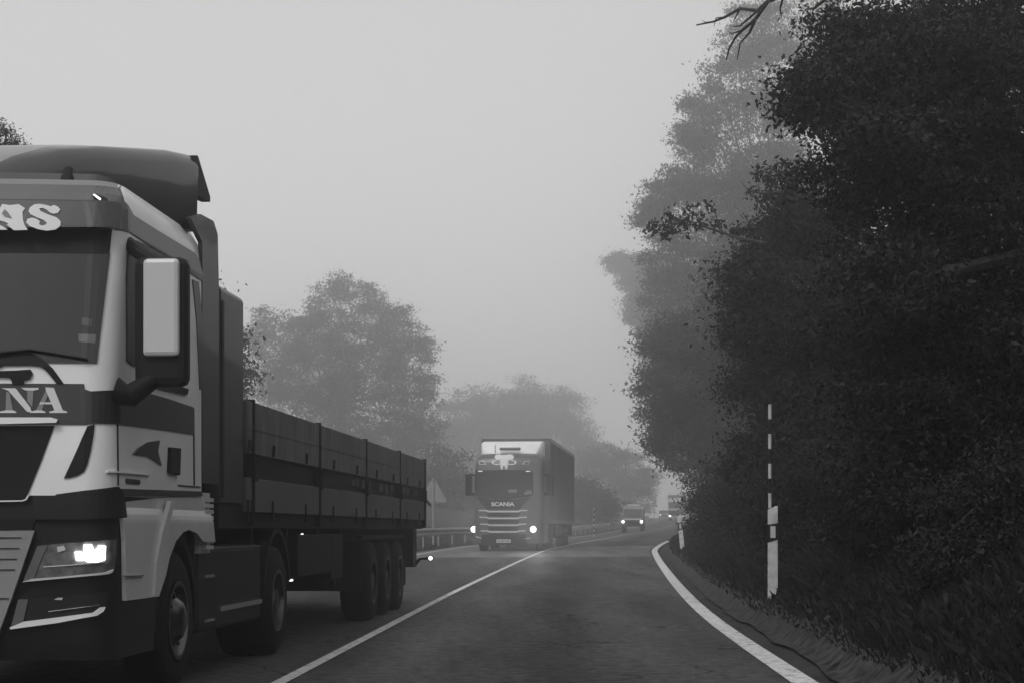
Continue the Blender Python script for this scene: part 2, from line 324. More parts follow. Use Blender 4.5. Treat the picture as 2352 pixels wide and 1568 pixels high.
# ------------------------------------------------------------------ curved shell for lorry cabs
class Shell:
    def __init__(s, root, w, r, yf, ox, oy, oz, yaw):
        s.root, s.w, s.r, s.yf = root, w, r, yf
        s.M = Matrix.Translation((ox, oy, oz)) @ Matrix.Rotation(yaw, 4, 'Z')
    def P(s, t, z, off=0.0):
        sg = 1 if t >= 0 else -1; t = abs(t)
        w, r, y0 = interp(s.w, z), s.r, interp(s.yf, z)
        fl = w - r; bul = 0.10
        if t <= fl:
            u = t / fl; x = t; y = y0 - bul * (1 - u * u); nx, ny = 2 * bul * u / fl, -1.0
            L = math.hypot(nx, ny); nx /= L; ny /= L
        elif t <= fl + r * math.pi / 2:
            a = (t - fl) / r; nx, ny = math.sin(a), -math.cos(a); x = fl + r * nx; y = y0 + r + r * ny
        else:
            x = w; y = y0 + r + (t - fl - r * math.pi / 2); nx, ny = 1, 0
        return Vector((sg * (x + nx * off), y + ny * off, z))
    def pix(s, t, z, off=0.0):
        p = s.M @ s.P(t, z, off); return CX + F * p.x / p.y, YH - F * (p.z - CH) / p.y
    def unwrap(s, px, py, off=0.0, t0=None):
        t, z = (1.0 if t0 is None else t0), 1.8
        for _ in range(40):
            x, y = s.pix(t, z, off); e = 1e-4
            x1, y1 = s.pix(t + e, z, off); x2, y2 = s.pix(t, z + e, off)
            a, b, c, d = (x1 - x) / e, (x2 - x) / e, (y1 - y) / e, (y2 - y) / e
            D = a * d - b * c
            if abs(D) < 1e-6: t += .01; continue
            dx, dy = px - x, py - y
            st = (d * dx - b * dy) / D; sz = (-c * dx + a * dy) / D
            t += max(-.25, min(.25, st)); z += max(-.4, min(.4, sz))
            if abs(dx) + abs(dy) < .02: break
        return t, z
    def sheet(s, poly, name, m, off=.004, th=.004, parent=None, mirror=False, mat_only=False, offf=None):
        """polygon in (t, z) laid on the shell as a thin solid"""
        bm = bmesh.new()
        vs = [bm.verts.new((p[0], 0, p[1])) for p in poly]; bm.faces.new(vs)
        lo = min(p[0] for p in poly); hi = max(p[0] for p in poly); zl = min(p[1] for p in poly); zh = max(p[1] for p in poly)
        fl = min(v[1] for v in s.w) - s.r
        cuts = [fl + s.r * math.pi / 2 * k / 8 for k in range(-1, 11)] + [fl * k / 5 for k in range(0, 5)]
        fm = max(v[1] for v in s.w) - s.r
        if fm > fl + .01: cuts += [fm + s.r * math.pi / 2 * k / 8 for k in range(0, 10)]
        cuts = cuts + [-c for c in cuts if c > 0]
        for c in cuts:
            if lo < c < hi: bmesh.ops.bisect_plane(bm, geom=bm.verts[:] + bm.edges[:] + bm.faces[:], plane_co=(c, 0, 0), plane_no=(1, 0, 0))
        zc = sorted(set([a for a, _ in s.w] + [a for a, _ in s.yf] + [zl + .25 * k for k in range(1, 12)] + ([zh - .03 * k for k in range(1, 9)] if offf else [])))
        for c in zc:
            if zl < c < zh: bmesh.ops.bisect_plane(bm, geom=bm.verts[:] + bm.edges[:] + bm.faces[:], plane_co=(0, 0, c), plane_no=(0, 0, 1))
        bm.verts.index_update()
        V2 = [(v.co.x, v.co.z) for v in bm.verts]; faces = [[v.index for v in f.verts] for f in bm.faces]
        be = [(e.verts[0].index, e.verts[1].index) for e in bm.edges if len(e.link_faces) == 1]
        bm.free(); n = len(V2); mb = MB()
        for sg in ((1, -1) if mirror else (1,)):
            o = (offf if offf else (lambda t, z: 0))
            out = [s.P(sg * t, z, off + th + o(t, z)) for t, z in V2]; inn = [s.P(sg * t, z, off - .012) for t, z in V2]
            mb.add(out + inn, [tuple(f) for f in faces] + [tuple(i + n for i in f[::-1]) for f in faces] + [(a, b, b + n, a + n) for a, b in be])
        return mb.build(name, m, parent or s.root)
    def px_sheet(s, pts, name, m, off=.004, th=.004, parent=None, mirror=True, clampc=True, t0=None, offf=None):
        poly = []
        for x, y in pts:
            t, z = s.unwrap(x, y, off, t0)
            if clampc and t < 0: t = 0.0
            poly.append((t, z))
        return s.sheet(poly, name, m, off, th, parent, mirror, offf=offf)
    def hull(s, z0, z1, depth, name, m, parent=None, extra=()):
        zs = sorted(set([z0, z1] + [a for a, _ in s.w if z0 < a < z1] + [a for a, _ in s.yf if z0 < a < z1] + list(extra)))
        fl0 = s.w[0][1] - s.r; K = [k / 6 for k in range(6)]
        rows = []
        for z in zs:
            w = interp(s.w, z); fl = w - s.r
            tt = [fl * k for k in K] + [fl + s.r * math.pi / 2 * k / 8 for k in range(9)]
            row = [s.P(t, z) for t in tt]; row.append(Vector((w, depth, z)))
            full = [Vector((-p.x, p.y, p.z)) for p in row[::-1]][:-1] + row
            rows.append(full)
        n = len(rows[0]); mb = MB(); vs = [p for r_ in rows for p in r_]
        fs = [(i * n + k, i * n + (k + 1) % n, (i + 1) * n + (k + 1) % n, (i + 1) * n + k) for i in range(len(rows) - 1) for k in range(n)]
        fs += [tuple(range(n)), tuple(range((len(rows) - 1) * n, len(rows) * n))[::-1]]
        mb.add(vs, fs)
        return mb.build(name, m, parent or s.root, smooth=True)
ZO = {'A': (0, 340, 5.226), 'B': (0, 850, 3.92), 'C': (0, 1230, 4.2375), 'E': (250, 550, 3.92), 'G': (0, 300, 2.613), 'H': (0, 850, 1.9186), 'K': (330, 1200, 3.358),
      'L': (1100, 1000, 3.92), 'M': (1130, 1040, 7.35)}
def q(k, pts):
    a, b, c = ZO[k]; return [((a + x / c) * .9408, (b + y / c) * .9408) for x, y in pts]

def text2d(s, size=1.0, bold=0.0):
    cu = bpy.data.curves.new('lettering_source', 'FONT'); cu.body = s; cu.size = size; cu.offset = bold
    cu.align_x = 'CENTER'; o = bpy.data.objects.new('lettering_source', cu); COL.objects.link(o)
    dg = bpy.context.evaluated_depsgraph_get(); dg.update(); e = o.evaluated_get(dg); me = e.to_mesh()
    vs = [tuple(v.co) for v in me.vertices]; fs = [tuple(p.vertices) for p in me.polygons]
    e.to_mesh_clear(); bpy.data.objects.remove(o); bpy.data.curves.remove(cu)
    return vs, fs
def flat_text(s, name, m, parent, c, width, height, bold=0.0):         # facing -y, centred at c
    vs, fs = text2d(s, 1, bold)
    xs = [v[0] for v in vs]; zs = [v[1] for v in vs]
    sx = width / (max(xs) - min(xs)); sz = height / (max(zs) - min(zs)); mx = (max(xs) + min(xs)) / 2; mz = (max(zs) + min(zs)) / 2
    V = [(c[0] + (v[0] - mx) * sx, c[1], c[2] + (v[1] - mz) * sz) for v in vs]
    n = len(V); V += [(v[0], v[1] + .01, v[2]) for v in V]
    mb = MB(); mb.add(V, fs + [tuple(i + n for i in f[::-1]) for f in fs]); return mb.build(name, m, parent)

# ------------------------------------------------------------------ wheels
def wheel(parent, x, y, r=.5, w=.3, side=1, rimm='rim', cover=False, rr=.29):
    k = r / .5
    t = MB(); t.lathe([(-w / 2, rr * k), (-w / 2, .44 * k), (-w / 2 + .03, .485 * k), (-w / 2 + .07, r), (w / 2 - .07, r), (w / 2 - .03, .485 * k), (w / 2, .44 * k), (w / 2, rr * k), (-w / 2, rr * k)], 40)
    t = t.build('wheel', M['rubber'], parent, smooth=True); t.location = (x, y, r)
    rm = MB()
    if cover:
        rm.lathe([(side * w / 2 * .55, rr * k * .99), (side * (w / 2 + .012), rr * k * .98), (side * (w / 2 + .012), .255 * k), (side * (w / 2 - .05), .23 * k), (side * (w / 2 - .02), .17 * k), (side * (w / 2 + .03), .13 * k), (side * (w / 2 + .05), .08 * k), (side * (w / 2 + .05), .001)], 36)
    else:
        rm.lathe([(side * w / 2 * .55, rr * k * .99), (side * (w / 2 + .008), rr * k * .98), (side * (w / 2 + .006), .255 * k), (side * (w / 2 - .12), .235 * k), (side * (w / 2 - .12), .13 * k), (side * (w / 2 - .01), .11 * k), (side * (w / 2), .001)], 36)
    for a in range(10):
        an = a * math.pi / 5
        rm.tube([(side * (w / 2 - .12), .18 * k * math.cos(an), .18 * k * math.sin(an)), (side * (w / 2 - (.0 if cover else .08)), .18 * k * math.cos(an), .18 * k * math.sin(an))], .017, 6)
    rm.build('rim', M[rimm], t, smooth=True)
    return t

# ------------------------------------------------------------------ near articulated lorry
YAW = -math.atan(.0652)
SW = 1.25
ox, oy = -2.48 - SW * math.cos(YAW), 11.03 - SW * math.sin(YAW)
oy = 11.03 + SW * math.sin(-YAW) * -1
lorry = thing('articulated_lorry', 'white and black lorry with an empty dropside trailer filling the left of the road', 'truck', (ox, oy, 0), YAW)
cw = [(.3, SW), (3.05, SW), (3.28, SW - .03), (3.38, SW - .09), (3.44, SW - .2)]
cyf = [(.3, .06), (.5, 0), (1.3, 0), (2.15, .04), (2.9, .2), (3.2, .27), (3.34, .36), (3.40, .5), (3.44, .75)]
S1 = Shell(lorry, cw, .2, cyf, ox, oy, 0, YAW)
cab = S1.hull(1.36, 3.44, 2.35, 'cab', M['white'])
S1.hull(.34, 1.36, 1.02, 'bumper', M['dark_plastic'])
XC = -260   # px beyond the cab's centre plane, clamped to it
def ps(k, pts, name, m, off=.004, th=.004, parent=None, **kw): return S1.px_sheet(q(k, pts), name, M[m], off, th, parent or cab, **kw)
def A(*p): return list(p)
ps('A', [(-1400, 452), (1250, 450), (1390, 490), (1480, 560), (1530, 700), (1560, 1150), (-1400, 1150)], 'roof_panel', 'grey_paint')
ps('G', [(770, 400), (790, 500), (850, 590), (1000, 685), (1240, 830), (1290, 900), (1290, 1010), (1080, 870), (830, 700), (735, 680), (745, 540)], 'side_stripe', 'dark_paint')
ps('A', [(-1400, 1120), (1430, 1120), (1395, 1470), (-1400, 1470)], 'header_shade_band', 'black', off=.01)  # black top band of the windscreen, with the visor's shade painted into it
ps('G', [(-600, 835), (702, 835), (660, 1180), (618, 1530), (-600, 1530)], 'windscreen', 'glass', off=.008)
visor = ps('A', [(-1400, 800), (1440, 815), (1490, 850), (1485, 1130), (1440, 1150), (-1400, 1185)], 'sun_visor', 'dark_paint', off=.05, th=.06)
ps('G', [(500, 1345), (615, 1350), (608, 1405), (500, 1395)], 'permit_sticker', 'grey_paint', off=.013, th=.002, mirror=False)
ps('G', [(520, 1240), (590, 1250), (585, 1300), (520, 1290)], 'permit_sticker', 'dark_paint', off=.013, th=.002, mirror=False)
ps('G', [(-300, 1490), (200, 1440), (560, 1500), (560, 1506), (200, 1448), (-300, 1500)], 'wiper', 'black', off=.03, th=.015, mirror=False, clampc=False)
ps('H', [(548, 300), (552, 300), (556, 640), (552, 640)], 'door_gap', 'black', off=.003, th=.003, t0=1.6, mirror=True)
ps('H', [(905, 280), (909, 280), (912, 640), (908, 640)], 'door_gap', 'black', off=.003, th=.003, t0=2.6, mirror=True)
ps('H', [(500, 572), (560, 574), (700, 588), (700, 594), (560, 582), (500, 580)], 'door_crease', 'white', off=.006, th=.012, t0=1.4, mirror=True)
ps('H', [(590, 608), (655, 614), (655, 636), (590, 630)], 'badge', 'dark_paint', off=.004, th=.004, t0=1.8, mirror=True)
ps('H', [(575, 1062), (668, 1060), (668, 1066), (575, 1068)], 'arch_marker', 'chrome', off=.04, th=.01, t0=1.8, mirror=True)
# lettering on the visor
Sl = [(740,865),(770,900),(740,945),(680,955),(640,940),(600,905),(560,885),(530,880),(500,890),(520,920),(620,965),(720,1000),(775,1050),(770,1110),(710,1155),(600,1170),(480,1150),(380,1110),(335,1065),(350,1020),(410,1005),(470,1020),(510,1050),(500,1085),(530,1105),(580,1095),(600,1070),(560,1035),(470,1000),(390,960),(365,920),(385,870),(440,835),(500,828),(580,840),(650,860),(690,842)]
ps('A', Sl, 'letter', 'lettering', off=.112, th=.004, parent=visor, mirror=False, clampc=False)
ps('A', [(30,830),(130,845),(240,832),(322,885),(288,930),(295,1040),(320,1110),(355,1160),(180,1165),(85,1095),(110,1080),(60,1055),(0,1040),(-40,1075),(60,1130),(100,1158),(-140,1160),(-110,1100),(-60,1000),(-10,900)], 'letter', 'lettering', off=.112, th=.004, parent=visor, mirror=False, clampc=False)
ps('A', [(60,895),(100,930),(150,1005),(60,985),(25,950)], 'letter_counter', 'grey_paint', off=.118, th=.003, parent=visor, mirror=False, clampc=False)
ps('A', [(1180, 735), (1215, 705), (1345, 760), (1370, 800), (1290, 810)], 'marker_lamp', 'black', off=.03, th=.03, mirror=True)
ps('A', [(1185, 712), (1205, 700), (1290, 762), (1275, 782)], 'marker_lens', 'lit_soft', off=.064, th=.006, mirror=True)
# emblem arch and hook over the bonnet
arch = [(-250,340),(-130,180),(-30,90),(60,40),(150,22),(230,22),(330,55),(420,112),(500,185),(555,260),(612,340),(545,340),(480,255),(430,200),(380,168),(300,160),(40,160),(-60,200),(-180,340)]
ps('B', arch, 'emblem', 'black', off=.012, th=.004, mirror=False, clampc=False)
ps('B', [(-40,215),(150,210),(290,200),(312,235),(285,290),(225,305),(230,345),(118,345),(112,300),(80,275),(-40,272)], 'emblem', 'black', off=.012, th=.004, mirror=False, clampc=False)
ps('H', [(-500, 165), (350, 165), (393, 165), (398, 190), (425, 200), (520, 195), (680, 205), (790, 236), (905, 275), (908, 402), (720, 375), (560, 354), (440, 350), (400, 356), (-500, 352)], 'livery_band', 'dark_paint', off=.004)
for nm, mm, pts in (('letter', 'lettering', [(15,378),(150,380),(290,560),(305,612),(258,602),(80,402)]),
                ('letter', 'lettering_dim', [(62,410),(92,425),(125,590),(55,590)]), ('letter', 'lettering', [(0,603),(55,590),(125,590),(155,603),(155,615),(0,615)]),
                ('letter', 'lettering_dim', [(262,400),(322,400),(310,560),(262,500)]), ('letter', 'lettering', [(205,375),(370,375),(370,392),(322,401),(262,401),(235,395)]),
                ('letter', 'lettering', [(436,370),(515,375),(600,588),(645,603),(640,615),(475,615),(472,603),(522,590),(440,400)]),
                ('letter', 'lettering_dim', [(440,400),(458,450),(400,590),(345,590)]), ('letter', 'lettering', [(290,603),(345,590),(400,590),(435,603),(435,614),(290,614)]),
                ('letter', 'lettering', [(385,513),(500,513),(508,532),(378,532)])):
    ps('B', pts, nm, mm, off=.010, th=.004, mirror=False, clampc=False)
ps('B', [(-1100, 665), (500, 662), (560, 680), (545, 712), (-1100, 750)], 'bonnet_lip', 'white', off=.01, th=.035)
ps('B', [(-1100, 752), (520, 738), (400, 1060), (262, 1400), (240, 1435), (215, 1445), (-1100, 1470)], 'grille', 'black', off=.006)
ps('B', [(-1100, 1468), (215, 1450), (245, 1438), (268, 1400), (285,1400), (255, 1448), (215, 1462), (-1100, 1480)], 'grille_trim', 'white', off=.02, th=.01)
ps('B', [(835, 745), (905, 722), (893, 840), (868, 980), (835, 1110), (805, 1175), (740, 1215), (660, 1235), (612, 1240), (700, 1050)], 'air_slit', 'black', off=.006)
# front lower corner
ps('H', [(266, 682), (400, 664), (545, 646), (572, 700), (582, 790), (400, 800), (166, 800), (200, 760)], 'headlamp_surround', 'dark_plastic', off=.012, th=.02)
ps('H', [(-500, 800), (168, 795), (150, 852), (-500, 858)], 'grille_gap', 'black', off=.01)
lg = ps('H', [(-500, 860), (166, 851), (140, 930), (60, 1165), (-30, 1440), (-500, 1450)], 'lower_grille', 'pale_grey', off=.012, th=.03)
for y0 in (885, 935, 985, 1035, 1170):
    ps('H', [(-500, y0), (100 - (y0 - 885) * .2, y0 - 2), (98 - (y0 - 885) * .2, y0 + 2), (-500, y0 + (7 if y0 != 1170 else 10))], 'grille_slot', 'black', off=.044, th=.004, parent=lg)
hl = ps('C', [(390, 430), (700, 400), (1190, 362), (1185, 560), (1165, 690), (1110, 722), (240, 802)], 'headlight', 'lens', off=.012, th=.012)
ps('C', [(390, 430), (495, 422), (430, 560), (350, 775), (240, 802)], 'bezel', 'grey_paint', off=.026, th=.006, parent=hl)
ps('C', [(232, 802), (330, 770), (700, 742), (1085, 702), (1165, 672), (1150, 705), (1110, 722), (232, 804)], 'trim', 'pale', off=.026, th=.012, parent=hl)
ps('C', [(450, 642), (1082, 598), (1082, 606), (450, 652)], 'reflector', 'chrome', off=.026, th=.006, parent=hl)
ps('C', [(868, 415), (950, 415), (968, 470), (990, 478), (1020, 425), (1090, 430), (1082, 575), (1000, 600), (900, 595), (862, 560)], 'lamp', 'lit', off=.027, th=.008, parent=hl)
ps('C', [(775, 490), (838, 487), (860, 582), (790, 582)], 'lamp', 'lit', off=.027, th=.008, parent=hl)
ps('C', [(590, 440), (660, 425), (680, 470), (600, 495)], 'lamp', 'pale', off=.027, th=.008, parent=hl)
fl = ps('C', [(190, 985), (1130, 905), (1100, 1000), (1080, 1070), (1010, 1125), (600, 1185), (110, 1285)], 'fog_lamp', 'dark_plastic', off=.012, th=.01)
ps('C', [(190, 985), (295, 980), (240, 1220), (112, 1283)], 'bezel', 'grey_paint', off=.024, th=.006, parent=fl)
ps('C', [(105, 1272), (250, 1212), (600, 1168), (960, 1120), (1035, 1065), (1085, 1060), (1065, 1105), (1000, 1150), (600, 1225), (110, 1292)], 'trim', 'white', off=.024, th=.012, parent=fl)
ps('C', [(500, 1105), (1030, 1038), (1035, 1044), (505, 1112)], 'trim', 'chrome', off=.024, th=.008, parent=fl)
ps('C', [(560, 985), (600, 965), (650, 965), (640, 990)], 'lamp', 'pale', off=.024, th=.006, parent=fl)
# flank
win = ps('E', [(255, 140), (330, 150), (440, 205), (700, 360), (790, 450), (800, 1280), (650, 1325), (300, 1345), (235, 1295), (232, 500)], 'side_window', 'side_glass', off=.006, mirror=True, t0=1.6)
ps('E', [(920, 545), (955, 900), (962, 1568), (930, 1568), (900, 900), (860, 520)], 'door_seal', 'dark_paint', off=.003, mirror=True, t0=2.6)
door_h = ps('H', [(790, 462), (836, 467), (832, 592), (785, 580)], 'door_handle', 'black', off=.006, th=.02, t0=2.2)
ps('H', [(735, 145), (878, 190), (872, 216), (712, 180)], 'rubbing_strip', 'black', off=.006, th=.012, t0=2.2)
ps('H', [(620, 495), (645, 465), (690, 438), (748, 430), (738, 480), (756, 548), (720, 522), (690, 505), (655, 500)], 'emblem', 'dark_paint', off=.005, mirror=True, t0=2)
ps('H', [(835, 637), (938, 645), (938, 650), (835, 642)], 'panel_seam', 'black', off=.004, t0=2.5)
ps('H', [(545, 655), (940, 668), (945, 690), (545, 690)], 'sill', 'dark_paint', off=.01, th=.01, t0=2)
# wing over the front wheel
fend = ps('H', [(545, 722), (780, 697), (930, 690), (962, 694), (985, 740), (1000, 905), (945, 905), (915, 865), (880, 848), (850, 858), (815, 900), (785, 980), (768, 1060), (735, 1160), (580, 1180), (576, 900), (566, 780)], 'wheel_arch', 'pale', off=.02, th=.015, parent=lorry, t0=2, offf=lambda t, z: -2.2 * max(0, z - 1.18) ** 2)
ps('H', [(790, 712), (812, 716), (765, 860), (738, 1000), (728, 1160), (712, 1160), (722, 1000), (748, 860)], 'arch_rib', 'pale', off=.037, th=.02, parent=fend, t0=2)
mb = MB()
for k in range(9): mb.box(SW - .02, SW + .02, 2.42, 2.66, 1.0 + .045 * k, 1.03 + .045 * k)
mb.box(SW - .06, SW - .02, 2.38, 2.70, .97, 1.43); mb.build('air_intake', M['pale'], lorry)
# side mirror
for sg in (1, -1):
    mm_ = MB(); mm_.box(sg * (SW + .26) - .17, sg * (SW + .26) + .165, .20, .36, 2.05, 2.86); mo = mm_.build('mirror', M['black'], lorry, bevel=.05)
    mh = MB(); mh.box(sg * (SW + .275) - .115, sg * (SW + .275) + .115, .155, .21, 2.23, 2.84); mh.build('mirror_housing', M['mirror_housing'], mo, bevel=.03)
    ma = MB(); ma.tube([(sg * (SW - .02), .18, 2.02), (sg * (SW + .08), .2, 1.99), (sg * (SW + .24), .26, 2.12)], [.09, .075, .05], 10)
    ma.tube([(sg * (SW - .02), .45, 2.98), (sg * (SW + .1), .34, 2.9), (sg * (SW + .24), .28, 2.82)], [.05, .045, .04], 8)
    ma.build('mirror_arm', M['black'], mo, smooth=True)
# roof deflector
def loft(sections, name, m, parent):
    n = len(sections[0]); mb = MB(); vs = [v for s_ in sections for v in s_]
    fs = [(i * n + k, i * n + (k + 1) % n, (i + 1) * n + (k + 1) % n, (i + 1) * n + k) for i in range(len(sections) - 1) for k in range(n)]
    fs += [tuple(range(n)), tuple(range((len(sections) - 1) * n, len(sections) * n))[::-1]]
    mb.add(vs, fs); return mb.build(name, m, parent, smooth=True)
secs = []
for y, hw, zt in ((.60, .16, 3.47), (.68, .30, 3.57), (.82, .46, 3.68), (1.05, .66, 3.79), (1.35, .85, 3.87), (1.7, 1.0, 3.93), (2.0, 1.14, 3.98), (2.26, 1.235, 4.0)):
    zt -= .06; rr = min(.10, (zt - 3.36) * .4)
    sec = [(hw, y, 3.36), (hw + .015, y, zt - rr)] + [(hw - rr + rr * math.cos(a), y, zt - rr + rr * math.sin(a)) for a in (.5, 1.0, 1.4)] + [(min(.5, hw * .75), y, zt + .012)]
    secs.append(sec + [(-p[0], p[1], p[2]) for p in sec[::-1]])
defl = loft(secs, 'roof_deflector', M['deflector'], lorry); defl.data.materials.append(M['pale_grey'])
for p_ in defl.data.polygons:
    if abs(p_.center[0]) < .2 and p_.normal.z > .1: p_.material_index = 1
mb = MB()
for sg in (1, -1): mb.prism([(2.262, 3.63), (2.262, 3.93), (2.30, 3.93), (2.68, 3.70), (2.68, 3.66)], sg * 1.17, sg * 1.238, 'x')
mb.build('deflector_fin', M['black'], lorry)
mb = MB()
for sg in (1, -1): mb.prism([(2.0, 3.42), (2.3, 3.5), (2.72, 3.52), (2.86, 3.44), (2.9, 3.0), (2.9, 1.5), (2.36, 1.5), (2.36, 3.3)], sg * (SW - .03), sg * (SW + .005), 'x')
mb.build('side_fairing', M['dark_paint'], lorry)
mb = MB(); mb.tube([(.75, .72, 3.43), (.75, .76, 3.53)], [.05, .03], 8); mb.tube([(.15, .7, 3.43), (.15, .72, 3.49)], [.09, .05], 8)
mb.build('roof_lamp', M['black'], lorry)
# tractor chassis
mb = MB(); mb.box(-.45, .45, .6, 7.0, .55, 1.05); mb.box(-1.15, 1.15, 1.0, 2.3, 1.05, 1.36); mb.build('chassis', M['chassis'], lorry)
tank = MB()
for sg in (1, -1): tank.box(min(sg * .62, sg * 1.2), max(sg * .62, sg * 1.2), 2.42, 4.75, .36, 1.02)
tank = tank.build('side_skirt', M['dark_plastic'], lorry, bevel=.04)
mb = MB(); mb.box(1.2, 1.215, 3.15, 4.72, .50, .54); mb.box(1.2, 1.208, 2.5, 4.72, 1.0, 1.012); mb.box(1.2, 1.22, 2.58, 2.9, .78, .80); mb.box(1.2, 1.22, 2.58, 2.9, .44, .46)
mb.build('step_edge', M['chrome'], tank)
mb = MB()
for sg in (1, -1):                                        # inner wheel housings
    pr = [(1.8 + .62 * math.cos(a), .52 + .62 * math.sin(a)) for a in np.linspace(-.1, math.pi + .1, 14)] + [(1.8 + .55 * math.cos(a), .52 + .55 * math.sin(a)) for a in np.linspace(math.pi + .1, -.1, 14)]
    mb.prism(pr, sg * .8, sg * 1.2, 'x')
    pr = [(5.4 + .62 * math.cos(a), .55 + .62 * math.sin(a)) for a in np.linspace(.2, math.pi - .2, 12)] + [(5.4 + .57 * math.cos(a), .55 + .57 * math.sin(a)) for a in np.linspace(math.pi - .2, .2, 12)]
    mb.prism(pr, sg * .65, sg * 1.22, 'x')
mb.build('mudguard', M['black'], lorry)
for sg in (1, -1):
    wheel(lorry, sg * 1.06, 1.8, side=sg, rimm='chrome_rim', cover=True)
    wheel(lorry, sg * .97, 5.4, w=.5, side=sg, rimm='chrome_rim')
# trailer
T0, T1 = 2.97, 16.84
mb = MB(); mb.box(-SW + .025, SW - .025, T0 + .05, T1, 1.16, 1.36); mb.build('trailer_bed', M['chassis'], lorry, bevel=.01)
mb = MB(); mb.box(-.5, .5, T0 + .6, T1 - .3, .80, 1.16)
for y in (4.6, 6.2, 7.9, 9.4, 10.6, 15.2): mb.box(-1.15, 1.15, y - .05, y + .05, 1.02, 1.16)
mb.build('trailer_frame', M['chassis'], lorry)
mb = MB(); mb.prism([(-SW, 1.36), (-SW, 3.04), (-SW + .04, 3.08), (SW - .04, 3.08), (SW, 3.04), (SW, 1.36)], T0, T0 + .84, 'y'); hb = mb.build('headboard', M['dark_paint'], lorry, bevel=.02)
mb = MB()
for sg in (1, -1):
    mb.box(sg * SW - .01, sg * SW + .008, T0 + .02, T0 + .10, 1.4, 2.95)
mb.build('headboard_rib', M['dark_plastic'], hb)
posts = [4.1, 7.35, 10.6, 13.8, 16.80]; last = T0 + .84
for y in posts:
    for sg in (1, -1):
        b = MB(); b.box(sg * SW - .02, sg * SW + .02, last + .04, y - .04, 1.79, 2.23)
        for zz in (2.0,): b.box(sg * SW + (.021 if sg > 0 else -.026), sg * SW + (.026 if sg > 0 else -.021), last + .05, y - .05, zz, zz + .008)
        b.build('sideboard', M['board'], lorry, bevel=.004)
        b = MB(); b.box(sg * SW - .018, sg * SW + .018, last + .04, y - .04, 1.30, 1.585); b.build('lower_sideboard', M['board_low'], lorry, bevel=.004)
    last = y
for y in posts:
    b = MB()
    for sg in (1, -1): b.box(sg * SW - .03, sg * SW + .03, y - .028, y + .028, 1.18, 2.25); b.box(sg * SW - .05, sg * SW + .05, y - .06, y + .06, 1.56, 1.76)
    b.build('trailer_post', M['chassis'], lorry)
b = MB()
rg = random.Random(2)
for sg in (1, -1):
    b.box(sg * SW - .06, sg * SW - .03, T0 + .86, T1 - .05, 1.58, 1.80)
b.build('locking_rail', M['black'], lorry)
last = T0 + .84
for y in posts:
    for f_ in (.25, .75):
        yy0 = last + (y - last) * f_
        for sg in (1, -1):
            b = MB(); b.box(sg * (SW + .021) - .008, sg * (SW + .021) + .008, yy0 - .02, yy0 + .02, 1.22, 1.40); b._build('board_hinge', M['chassis'], lorry)
            b = MB(); b.tube([(sg * (SW + .03), yy0, 1.80), (sg * (SW + .035), yy0, 1.90)], .012, 6); b._build('board_latch', M['chassis'], lorry)
    last = y
b = MB(); y = 9.6
while y < T1 - .4:
    b.box(SW - .03, SW + .01, y, y + rg.uniform(.03, .12), 1.62 + rg.uniform(0, .05), 1.72 + rg.uniform(0, .06)); y += rg.uniform(.3, 1.1)
b.build('strap_hook', M['strap'], lorry)
b = MB(); b.box(-SW, SW, T1, T1 + .04, 1.36, 2.23)
for x in (-.8, 0, .8): b.box(x - .03, x + .03, T1 - .02, T1 - .001, 1.38, 2.2)
b.build('tailgate', M['pale'], lorry)
b = MB(); b.box(SW - .0, SW + .03, T1 + .045, T1 + .08, 1.18, 2.26); b.tube([(SW + .03, T1 + .06, 1.62), (SW + .1, T1 + .06, 1.52)], .015, 6); b.build('tailgate_catch', M['chassis'], lorry)
b = MB()
for (a, c, z0) in ((6.6, 8.6, .68), (8.6, 9.4, .6)):
    b.box(.6, 1.18, a, c - .02, z0, 1.1); b.box(-1.18, -.6, a, c - .02, z0, 1.1)
for yy in (8.8, 9.25, 9.6): b.box(.9, 1.1, yy, yy + .1, .52, .7)
b.build('tool_locker', M['black'], lorry, bevel=.01)
b = MB(); b.box(-1.2, 1.2, 15.9, 16.3, .58, 1.16); b.box(-1.22, 1.22, 14.75, 14.79, .35, 1.0); b.box(-1.2, 1.2, 10.62, 10.66, .4, 1.0); b.build('rear_bumper', M['black'], lorry)
b = MB()
for sg in (1, -1): b.box(min(sg * .75, sg * 1.2), max(sg * .75, sg * 1.2), 10.7, 14.7, 1.03, 1.08)
b.build('mudguard', M['chassis'], lorry)
for sg in (1, -1):
    for y in (11.4, 12.7, 14.0): wheel(lorry, sg * 1.06, y, w=.36, side=sg, rimm='rim')
b = MB(); b.tube([(1.18, 16.25, .62), (1.26, 16.28, .70), (1.38, 16.3, .71)], [.03, .02, .02], 8); b.lathe([(-.03, .001), (-.03, .042), (.03, .042), (.03, .001)], 16, 'y', (1.42, 16.3, .71))
arm = b.build('marker_lamp', M['rubber'], lorry)
b = MB(); b.lathe([(-.035, .001), (-.035, .03), (-.02, .03)], 16, 'y', (1.42, 16.3, .71)); b.build('lens', M['lit'], arm)
b = MB(); b.box(1.18, 1.2, 6.15, 6.25, .65, .67); b.box(SW + .003, SW + .02, 6.37, 6.42, 1.1, 1.112); b.build('marker_lens', M['lit_soft'], lorry)

